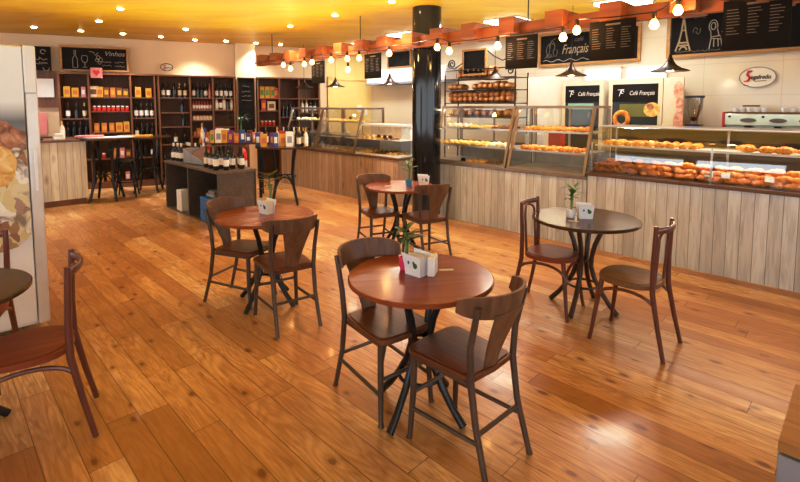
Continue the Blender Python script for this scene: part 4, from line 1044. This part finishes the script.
fb_c = bottle_far('wine_bottle', 'wine_glass', 'paper_cream', 'gold'); fb_r = bottle_far('rose_bottle', 'rose', 'rose', 'pink'); fb_k = bottle_far('white_bottle', 'paper_cream', 'paper', 'gold')
fb_s = bottle_far('small_bottle', 'rose', 'paper', 'red', .19, .028); fb_bl = bottle_far('wine_bottle', 'wine_blue', 'wine_blue', 'wine_blue')
def packet(name, a, b, wd, ht, dp=.07, cat='packet'):
    m = MB(); m.box(-wd/2, wd/2, -dp/2, dp/2, 0, ht); m.mi = 1; m.box(-wd*.32, wd*.32, -dp/2 - .003, -dp/2, ht*.25, ht*.7)
    return Proto(tag(m.build(name, [a, b]), '', cat))
pk_y = packet('yellow_packet', 'yellow', 'orange', .14, .21); pk_o = packet('orange_packet', 'orange', 'yellow', .12, .20); pk_w = packet('white_packet', 'paper_cream', 'brown', .22, .23)
pk_b = packet('brown_packet', 'brown', 'yellow', .12, .20); pk_p = packet('pink_packet', 'pinkpaper', 'paper', .10, .2); pk_g = packet('green_packet', 'yellow', 'green', .10, .26)
pk_bl = packet('blue_packet', 'blue', 'paper', .11, .22); pk_pu = packet('purple_packet', 'purple', 'yellow', .10, .24); pk_r = packet('red_packet', 'red', 'yellow', .10, .24); pk_wh = packet('white_box', 'paper', 'grey', .16, .22)
def jar_m(lid, body):
    m = MB(); m.lathe([(0, 0), (.033, 0), (.036, .01), (.036, .07), (.026, .085)], n=12); m.mi = 1; m.lathe([(.030, .083), (.030, .105), (0, .105)], n=12)
    return Proto(tag(m.build('jam_jar', [body, lid]), '', 'jar'))
jar = jar_m('paper', 'red'); jar2 = jar_m('red', 'paper_cream'); jar3 = jar_m('gold', 'orange')
PKS = (pk_y, pk_o, pk_w, pk_b, pk_p)
def row(x0, x1, z, protos, off, label, group, step=None, rz=BA):
    n = len(protos)
    for k, p in enumerate(protos):
        x = x0 + (x1 - x0) * (k + .5) / n
        p.put(B(x, off, z + .001), BA, label if isinstance(label, str) else label[k], group, (rnd.uniform(.72, .85), .9, rnd.uniform(.82, 1.0)) if p in PKS else None)
# bookcase 1
row(-7.29, -6.88, 1.83, [pk_y, pk_y, pk_p], .25, 'packet on the top shelf, first column of the left bookcase', 'packets, top shelf left column')
row(-6.84, -6.17, 1.83, [pk_w, pk_y, pk_b, pk_o, pk_b, pk_b], .25, 'packet on the top shelf, wide middle column of the left bookcase', 'packets, top shelf middle column')
row(-6.10, -5.72, 1.83, [pk_y, pk_y], .25, 'yellow packet on the top shelf, right column of the left bookcase', 'packets, top shelf right column')
row(-7.29, -6.88, 1.41, [fb_w, fb_b, fb_c], .25, 'dark wine bottle on the second shelf, first column of the left bookcase', 'bottles, second shelf left column')
row(-6.82, -6.17, 1.55, [jar] * 8, .26, 'small red jar with white lid on the second shelf of the left bookcase', 'jars in the left bookcase')
row(-6.82, -6.17, 1.13, [pk_o, pk_o, pk_o, pk_y, pk_y], .25, 'golden packet on the third shelf, middle column of the left bookcase', 'golden packets on the third shelf')
row(-6.10, -5.72, 1.41, [fb_w] * 4, .25, 'dark bottle with white label, second shelf, right column of the left bookcase', 'bottles, second shelf right column')
row(-6.10, -5.72, 1.0, [fb_w, fb_b, fb_b, fb_b], .25, 'dark bottle on the third shelf, right column of the left bookcase', 'bottles, third shelf right column')
row(-6.10, -5.72, .60, [fb_b, fb_b, fb_w], .25, 'dark bottle on the low shelf, right column of the left bookcase', 'bottles, low shelf right column')
row(-7.29, -6.88, 1.05, [fb_b, fb_b, fb_b, fb_b], .25, 'dark bottle on the third shelf, first column of the left bookcase', 'bottles, third shelf left column')
row(-6.82, -6.17, .60, [fb_b, jar, fb_b, pk_o, pk_p, pk_b], .25, 'item on the low shelf behind the bar stools', 'goods on the low shelf behind the stools')
row(-6.82, -6.17, .13, [pk_y, pk_o, pk_o, pk_p], .25, 'orange packet at the bottom of the left bookcase', 'packets at the foot of the left bookcase')
# bookcase 2
row(-5.60, -5.07, 1.83, [fb_w, fb_w, fb_b, fb_c, fb_c], .25, 'wine bottle on the top shelf, left column of the middle bookcase', 'bottles, top shelf of middle bookcase, left')
row(-5.0, -4.60, 1.83, [fb_w, fb_b, fb_b, fb_w, fb_r], .25, 'wine bottle on the top shelf, middle column of the middle bookcase', 'bottles, top shelf of middle bookcase, centre')
row(-4.55, -4.16, 1.83, [fb_w] * 4, .25, 'white-labelled wine bottle on the top shelf, right column of the middle bookcase', 'bottles, top shelf of middle bookcase, right')
row(-5.0, -4.60, 1.57, [fb_s] * 7, .25, 'small pink bottle on the second shelf of the middle bookcase', 'small pink bottles, second shelf')
row(-5.0, -4.60, 1.35, [jar2] * 6, .25, 'small jar with red lid on the third shelf of the middle bookcase', 'jars on the third shelf of the middle bookcase')
row(-5.0, -4.60, 1.0, [jar3, pk_o, jar3, jar2, jar3], .25, 'colourful jar or packet on the fourth shelf of the middle bookcase', 'goods, fourth shelf of middle bookcase')
row(-4.55, -4.16, 1.57, [fb_k, fb_w, fb_k, fb_b, fb_k], .25, 'bottle with pale label on the second shelf, right column of the middle bookcase', 'bottles, second shelf of middle bookcase, right')
fb_bl.put(B(-5.20, .25, 1.521), BA, 'lone dark bottle on the second shelf, left column of the middle bookcase'); fb_bl.put(B(-5.18, .25, 1.221), BA, 'lone dark bottle on the third shelf, left column of the middle bookcase')
row(-5.6, -5.07, .85, [fb_b, fb_w, fb_b], .25, 'dark bottle on the fourth shelf, left column of the middle bookcase', 'bottles, fourth shelf of middle bookcase')
# bookcase 3
row(-3.60, -3.25, 1.83, [pk_g, pk_g, pk_g], .25, 'yellow-green packet on the top shelf of the right bookcase', 'yellow-green packets')
pk_r.put(B(-3.23, .25, 1.831), BA, 'red packet beside the yellow-green packets in the right bookcase')
row(-3.60, -3.25, 1.55, [pk_r, pk_w], .25, ['red packet on the second shelf of the right bookcase', 'pale packet on the second shelf of the right bookcase'], None)
row(-3.60, -3.25, 1.21, [jar, jar, jar, jar], .27, 'small white-lidded jar on the third shelf of the right bookcase', 'jars in the right bookcase')
row(-3.12, -2.76, 1.40, [fb_b, fb_b, fb_b, fb_b], .25, 'dark bottle on the second shelf, middle column of the right bookcase', 'bottles in the right bookcase, middle')
row(-2.68, -2.28, 1.50, [fb_k, fb_k, fb_w, fb_w], .25, 'bottle on the second shelf, right column of the right bookcase', 'bottles in the right bookcase, right')

# dark pier board with plant
bd = board('tall_chalkboard', 'tall narrow dark chalkboard on the pier between the bookcases', B(-4.06, .315, 1.0), BA, .34, 1.26, .02, framem='bookcase')
strokes(bd, [scrib(.08, .28, .95, .05, 31), scrib(.08, .26, .85, .04, 32), scrib(.08, .28, .75, .04, 33), scrib(.10, .24, 1.06, .04, 34)], 'chalk_dim', .005)

# ------------------------------------------------------------------ left plank counter
r = thing('plank_counter', 'rustic whitewashed plank counter on the left in front of the bookcase', 'counter', W(-10.0, -.6), RU)
m = MB(); m.box(0, .60, 0, 2.50, .10, 1.06); m.build('plank_body', 'slats_v', r)
m = MB(); m.box(-.02, .58, 0, 2.48, 0, .10); m.build('plinth', 'brown', r)
m = MB(); m.box(-.02, .63, -.02, 2.53, 1.06, 1.10); m.build('counter_top', 'deck_dark', r, .004)
tag(MB().box(-.05,.05,-.08,.08,0,.05).box(-.02,.05,-.06,.06,.05,.10).build('card_terminal', 'paper', loc=W(-9.5, 1.55, 1.10), rz=RU, bevel=.006), 'white card terminal on the plank counter', 'card terminal')
fb_k.put(W(-9.62, 1.62, 1.10), 0, 'white pump bottle beside the card terminal on the plank counter')
tag(MB().box(-.1,.1,-.14,.14,0,.035).build('magazine_stack', 'black_pl', loc=W(-9.6, 1.20, 1.10), rz=RU, bevel=.004), 'flat black tray on the plank counter', 'tray')
tag(MB().box(-.08,.08,-.1,.1,0,.06).build('leaflet_box', 'bluebox', loc=W(-9.55, .98, 1.10), rz=RU, bevel=.004), 'blue leaflet box on the plank counter beside the fridge', 'box')

# ------------------------------------------------------------------ high round tables and bar stools
def bar_table(x, y, R_, h, top, label):
    r = thing('high_bar_table', label, 'table', (x, y, 0))
    MB().lathe([(0, h - .03), (R_, h - .03), (R_, h), (0, h)], n=40).build('tabletop', top, r)
    for k in range(4):
        a = PI/4 + .25 + k*PI/2; c, s_ = math.cos(a), math.sin(a)
        MB().tube([(c*.25, s_*.25, h - .03), (c*.21, s_*.21, h*.75), (c*.185, s_*.185, h*.5), (c*.21, s_*.21, h*.3), (c*.29, s_*.29, 0)], [.026, .024, .023, .022, .021], 8).build('leg', 'leg_black', r)
    m = MB()
    for k in range(4):
        a0 = PI/4 + .25 + k*PI/2; pts = []
        for j in range(9):
            f = j/8; a = a0 + f*PI/2; q = .20 - .05*math.sin(PI*f); pts.append((q*math.cos(a), q*math.sin(a), .30 + .18*math.sin(PI*f)**.6))
        m.tube(pts, .012, 6)
    m.build('arched_brace', 'leg_black', r)
    MB().tube([(.19*math.cos(2*PI*k/24), .19*math.sin(2*PI*k/24), .47) for k in range(24)], .011, 6, closed=True).build('ring_brace', 'leg_black', r)
bar_table(-5.17, 8.30, .42, 1.10, 'top_dark', 'high round bar table with white papers, nearest the plank counter')
bar_table(-4.86, 9.10, .42, 1.07, 'top_dark', 'high dark round bar table in front of the middle bookcase')
bar_table(-1.95, 7.95, .46, .99, 'top_dark', 'high round bar table loaded with bottles beside the tan counter')
def stool_m():
    r = thing('bar_stool', '', 'bar stool')
    MB().lathe([(0, .64), (.16, .64), (.18, .655), (.17, .70), (0, .70)], n=28).build('seat', 'leg_black', r)
    for k in range(4):
        a = PI/4 + k*PI/2; c, s_ = math.cos(a), math.sin(a)
        MB().tube([(c*.13, s_*.13, .645), (c*.17, s_*.17, .35), (c*.235, s_*.235, 0)], [.018, .017, .014], 8).build('leg', 'leg_black', r)
    MB().tube([(.185*math.cos(2*PI*k/24), .185*math.sin(2*PI*k/24), .28) for k in range(24)], .010, 6, closed=True).build('foot_ring', 'leg_black', r)
    m = MB()
    for k in range(4):
        a0 = PI/4 + k*PI/2; pts = []
        for j in range(9):
            f = j/8; a = a0 + f*PI/2; q = .165; pts.append((q*math.cos(a), q*math.sin(a), .42 + .20*math.sin(PI*f)**.6))
        m.tube(pts, .009, 6)
    m.build('arched_brace', 'leg_black', r)
    return r
st = Proto(stool_m())
st.put((-5.00, 8.62, 0), deg(20), 'black bar stool behind the paper-covered high table')
st.put((-4.50, 9.35, 0), deg(40), 'black bar stool under the dark high table by the middle bookcase')
st.put((-2.66, 7.55, 0), deg(-60), 'black bar stool half hidden behind the wine bench corner')
# papers on bar tables
tag(MB().prism([(-.42,-.05),(-.1,-.16),(.38,-.10),(.42,.10),(.05,.2),(-.3,.12)], 0, .014).build('newspaper', 'paper', loc=(-5.10, 8.25, 1.101), rz=.3), 'white newspaper spread on the high bar table', 'newspaper')
tag(MB().prism([(-.2,-.1),(.2,-.12),(.22,.1),(-.15,.13)], 0, .03).build('pink_magazine', 'pinkpaper', loc=(-5.38, 8.2, 1.116), rz=.5, bevel=.002), 'pink magazine on the white newspaper', 'magazine')
tag(MB().prism([(-.3,-.1),(.28,-.12),(.3,.1),(-.25,.13)], 0, .03).build('yellow_magazine', 'yellow', loc=(-5.02, 8.98, 1.071), rz=.45, bevel=.002), 'yellow magazine on the dark high bar table', 'magazine')
tag(MB().prism([(-.12,-.1),(.12,-.1),(.12,.1),(-.12,.1)], 0, .02).build('red_magazine', 'red', loc=(-5.20, 8.86, 1.071), rz=.2, bevel=.002) , 'red magazine beside the yellow one on the dark high table', 'magazine')

# ------------------------------------------------------------------ wine bench
r = thing('display_bench', 'dark grey open-fronted bench with wine bottles on top', 'bench', W(-8.14, 2.725), RU)
L = 1.98; D = .55; e = .035
MB().box(-.01, L + .01, -.01, D + .01, .735, .77).build('bench_top', 'bench_top', r, .003)
for x in (0, .92, L - e): MB().box(x, x + e, 0, D, 0, .735).build('upright', 'bench_grey', r, .002)
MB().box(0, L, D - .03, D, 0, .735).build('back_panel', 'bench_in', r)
MB().box(0, L, .0, D, 0.0, .02).build('bottom_board', 'bench_grey', r)
wn2 = Proto(bottle_m('wine_bottle', 'rose', 'paper', 'red')); wn3 = Proto(bottle_m('wine_bottle', 'wine_glass', 'paper', 'bench_in'))
wn4 = Proto(bottle_m('wine_bottle', 'wine_blue', 'paper', 'paper'))
gA = 'bottles at the left end of the bench'; lA = 'dark wine bottle with white label at the left end of the grey bench'
for s, t in ((-8.02, 2.83), (-7.90, 2.85), (-7.86, 3.02), (-7.78, 2.86), (-7.70, 3.05), (-7.98, 3.03), (-7.60, 3.14)): wn4.put(W(s, t, .77), rnd.uniform(0, 6), lA, gA, (1, 1, .95))
gB = 'bottles at the right end of the bench'; lB = 'dark wine bottle with white label at the right end of the grey bench'
for s, t in ((-6.78, 2.84), (-6.68, 2.95), (-6.60, 2.83), (-6.47, 2.92), (-6.52, 3.08), (-6.38, 2.80), (-6.36, 3.03), (-6.65, 3.10), (-6.28, 2.90), (-6.27, 3.12), (-6.42, 3.17), (-6.78, 3.14)): wn3.put(W(s, t, .77), rnd.uniform(0, 6), lB, gB, (1, 1, rnd.uniform(.95, 1.08)))
wn2.put(W(-6.90, 2.92, .77), 0, 'rose wine bottle with red cap beside the grey crate on the bench')
wn2.put(W(-6.80, 3.0, .77), 0, 'rose wine bottle standing just behind the other rose bottle')
# tilted crate
cr = thing('wine_crate', 'grey tilted crate with brown cardboard inside on the bench', 'crate', W(-7.28, 2.98, .78), RU + .15)
m = MB(); m.sheet([[(-.26,-.14,.20),(.26,-.14,.05)],[(-.26,-.14,.0),(.26,-.14,.0)]], .012); m.sheet([[(-.26,.14,.26),(.26,.14,.07)],[(-.26,.14,.0),(.26,.14,.0)]], .012); m.box(-.27,-.255,-.15,.14,0,.22); m.box(.25,.265,-.15,.14,0,.06); m.box(-.26,.26,-.15,.14,0,.012)
m.build('crate_body', 'grey', cr)
m = MB(); m.add([(-.22,-.10,.10),(.22,-.10,.06),(.20,.12,.20),(.02,.12,.30),(-.20,.12,.22),(-.22,-.1,.02),(.22,-.1,.02),(.2,.12,.02),(-.2,.12,.02)], [(0,1,2,3,4),(0,5,6,1),(1,6,7,2),(4,8,5,0),(2,7,8,4,3)]); m.build('cardboard_insert', 'brown', cr)
tag(MB().box(-.10,.10,-.12,.12,0,.32).box(-.09,.09,-.124,-.12,.24,.27).build('white_carton', 'white_pl', loc=W(-7.62, 2.86, .022), rz=RU, bevel=.004), 'white carton in the left cubby of the grey bench', 'box')
tag(MB().box(-.15,.15,-.14,.14,0,.33).box(-.13,.13,-.144,-.14,.29,.31).build('blue_carton', 'bluebox', loc=W(-6.66, 2.88, .022), rz=RU, bevel=.004), 'bright blue carton in the right cubby of the grey bench', 'box')
tag(MB().box(-.13,.13,-.1,.1,0,.05).box(-.1,.08,-.08,.08,.05,.09).build('grey_bag', 'grey', loc=W(-6.62, 2.90, .357), rz=RU, bevel=.012), 'grey folded bag on top of the blue carton', 'bag')

# product display on high tables (packages and bottles)
r = thing('display_table', 'long dark table of coloured packages between bench and tan counter', 'table', (-3.05, 8.6, 0), deg(12))
MB().box(-.55, .55, -.25, .25, .97, 1.0).build('tabletop', 'top_dark', r, .004)
for x in (-.5, .5):
    for y in (-.2, .2): MB().box(x-.025, x+.025, y-.025, y+.025, 0, .97).build('leg', 'leg_black', r)
fr_ = random.Random(5)
fams = [(pk_o, 'orange packet'), (pk_y, 'yellow packet'), (pk_bl, 'blue packet'), (pk_wh, 'white box'), (pk_r, 'red packet'), (pk_p, 'pink packet'), (pk_pu, 'purple packet'), (pk_b, 'brown packet'), (pk_g, 'yellow-green packet'), (jar3, 'small gold-lidded jar'), (fb_w, 'dark white-labelled bottle'), (fb_s, 'small pink bottle'), (fb_k, 'pale bottle'), (jar2, 'small red-lidded jar')]
for row_, (y, dz) in enumerate(((-.17, 0), (-.02, 0), (.14, 0))):
    for k in range(11):
        p, nm = fams[fr_.randrange(len(fams))]
        c, s_ = math.cos(deg(12)), math.sin(deg(12)); x = -.50 + k*.10
        p.put((-3.05 + c*x - s_*y, 8.6 + s_*x + c*y, 1.001), deg(12) + fr_.uniform(-.3, .3), nm + ' on the long dark table behind the bench', nm + 's on the long dark table', (.72, .8, fr_.uniform(.6, 1.15)))
for k, (dx, dy, p, nm) in enumerate([(-.40,-.12,pk_bl,'blue and white packet'),(-.33,.12,fb_w,'dark bottle'),(-.28,-.2,pk_y,'yellow packet'),(-.17,-.10,pk_pu,'purple packet'),(-.08,-.22,pk_bl,'blue packet'),(-.06,.1,pk_r,'red packet'),(.02,-.16,pk_y,'yellow packet'),(.14,-.2,pk_wh,'white box'),(.24,-.1,fb_b,'dark bottle'),(.30,-.22,fb_c,'gold-capped bottle'),(.38,-.05,fb_w,'dark bottle'),(.36,.12,fb_w,'dark bottle'),(.20,.1,fb_c,'gold-capped bottle'),(.42,.05,fb_b,'dark bottle'),(.33,.0,fb_c,'gold-capped bottle'),(.28,.14,fb_w,'dark bottle'),(.40,-.14,fb_k,'pale bottle'),(.05,.05,fb_b,'dark bottle'),(-.12,.05,fb_k,'pale bottle'),(-.02,.2,fb_b,'dark bottle'),(.1,.22,fb_b,'dark bottle'),(-.2,.25,jar3,'gold-lidded jar')]):
    p.put((-1.95 + dx, 7.95 + dy, .991), deg(20), nm + ' on the bottle-laden high bar table by the tan counter', nm + 's on the bottle-laden high table')
# clear shaker bottles
cl = bottle_far('clear_bottle', 'clear_b', 'paper', 'paper', .30, .03)
for k, (x, y) in enumerate(((-1.80, 8.05), (-1.72, 8.10), (-2.0, 8.16))): cl.put((x, y, .991), 0, 'pale clear bottle at the back right of the bottle-laden high table', 'clear bottles on the high table')
# fire extinguisher on the display post
r = thing('fire_extinguisher', 'red fire extinguisher with white label behind the wine bench', 'fire extinguisher', (-2.70, 8.10, 0))
MB().lathe([(0, .45), (.07, .45), (.075, .47), (.075, .84), (.055, .90), (.02, .93), (0, .93)], n=20).build('cylinder', 'red', r)
MB().lathe([(.0765, .60), (.0765, .72)], n=20).build('label_band', 'paper', r)
MB().tube([(0, 0, .93), (0, -.05, .965), (0, -.12, .96)], .010, 6).build('lever', 'black_pl', r)
MB().box(-.09, .09, .06, .10, 0, .95).build('post_bracket', 'bookcase', r)
# palm in pot on the long table
pr = thing('potted_palm', 'dark green palm in a pot in front of the tall narrow chalkboard', 'plant', (-3.10, 9.25, .98))
MB().lathe([(0, 0), (.07, 0), (.10, .16), (.09, .16), (.06, .02), (0, .02)], n=18).build('pot', 'brown', pr)
m = MB(); rp = random.Random(4)
for k in range(26): leaf(m, (0, 0, .35 + .12 * rp.random()), rp.uniform(0, 2*PI), rp.uniform(.15, .28), rp.uniform(.05, .25), rp.uniform(.05, .28), .014)
m.build('fronds', 'leaf_dark', pr); MB().tube([(0, 0, .1), (.01, 0, .4)], .014, 8).build('trunk', 'stem', pr)
MB().box(-.12, .12, -.12, .12, -.98, 0).build('pedestal', 'bookcase', pr)

# ------------------------------------------------------------------ upright fridge at the left edge
r = thing('upright_fridge', 'tall white fridge with a printed sandwich picture at the left edge', 'fridge', W(-4.90, -.41), RU)
Wd = .985; Dp = .70; Hf = 2.07
MB().box(0, Dp - .06, 0, Wd, .06, Hf).build('fridge_body', 'white_pl', r, .01)
m = MB(); m.box(Dp - .055, Dp, 0, Wd - .075, .10, Hf - .01); d = m.build('door', 'fridge_print', r, .006)
m = MB(); m.box(Dp - .05, Dp + .004, Wd - .07, Wd, .08, Hf - .33); m.build('door_edge_strip', 'tray', r, .006)
m = MB(); m.box(Dp - .05, Dp + .006, Wd - .072, Wd + .0, Hf - .33, Hf); m.build('door_corner_cap', 'white_pl', r, .01)
m = MB(); m.box(Dp + .004, Dp + .022, Wd - .045, Wd - .025, 1.05, 1.35); m.build('handle', 'white_pl', r, .004)
# printed picture: flat layered shapes on the door
def blob(cy, cz, ry, rz_, x, mat, name, seed):
    rb = random.Random(seed); n = 26; am = [1 + rb.uniform(-.07, .07) for _ in range(n)]
    pts = [(min(cy + ry*am[k]*math.cos(2*PI*k/n), Wd - .08), cz + rz_*am[k]*math.sin(2*PI*k/n)) for k in range(n)]
    mm = MB(); mm.rings([[(Dp + xx, max(.01, p[0]), p[1]) for p in pts] for xx in (x - .001, x)]); mm.build(name, mat, d)
blob(.60, 1.16, .46, .34, .003, 'sandwich', 'printed_filling', 1)
blob(.66, 1.44, .24, .12, .0045, 'bread_print', 'printed_bread', 2)
blob(.70, 1.24, .15, .16, .0055, 'pastry_y', 'printed_cheese', 3)
blob(.55, 1.02, .20, .05, .006, 'bread_print', 'printed_bread', 4)
blob(.60, .84, .38, .20, .007, 'sandwich', 'printed_salad', 6)
tag(MB().box(-.04,.04,-.03,.03,0,.06).build('door_stop', 'frame_wood', loc=W(-4.12, .56, .0), rz=RU, bevel=.006), 'small wooden wedge at the foot of the white fridge', 'wedge')

# ------------------------------------------------------------------ bench corner, bottom right
cx, cy = 1.36, 1.62
r = thing('low_bench', 'corner of a low grey bench with orange wooden top, bottom right', 'bench', (cx, cy, 0), RU)
MB().box(0, .8, 0, .5, .41, .45).build('bench_top', 'frame_wood', r, .003)
MB().box(0, .8, 0.0, .5, .27, .40).build('upper_drawer', 'grey', r, .003)
MB().box(0.01, .79, .01, .49, 0, .26).build('lower_body', 'grey', r, .003)

# ------------------------------------------------------------------ world and fill lights
wd = bpy.data.worlds.new('cool_light'); bpy.context.scene.world = wd; wd.use_nodes = True
bg = wd.node_tree.nodes['Background']; bg.inputs[0].default_value = (.86, .93, 1.0, 1); bg.inputs[1].default_value = 3.8
for (x, y, z, sx, sy, e_) in ((-2.6, 5.0, 2.15, 6, 7, 170), (1.5, 5.0, 2.62, 5, 5, 55)):
    l = bpy.data.lights.new('ceiling_fill', 'AREA'); l.energy = e_; l.color = (1, .95, .80); l.shape = 'RECTANGLE'; l.size = sx; l.size_y = sy  # unseen lamps added to brighten the ceiling from below
    o = bpy.data.objects.new('ceiling_fill', l); C.objects.link(o); o.location = (x, y, z); o.rotation_euler = (PI, 0, RU)
vs = bpy.context.scene.view_settings; vs.view_transform = 'Standard'; vs.look = 'None'; vs.exposure = 0.0; vs.gamma = 1.0
vs.use_curve_mapping = True
cv = vs.curve_mapping.curves[3]
cv.points.new(0.22, 0.185); cv.points.new(0.70, 0.74); vs.curve_mapping.update()
for c in C.objects:
    if c.get('label') == '': print('NO LABEL', c.name)
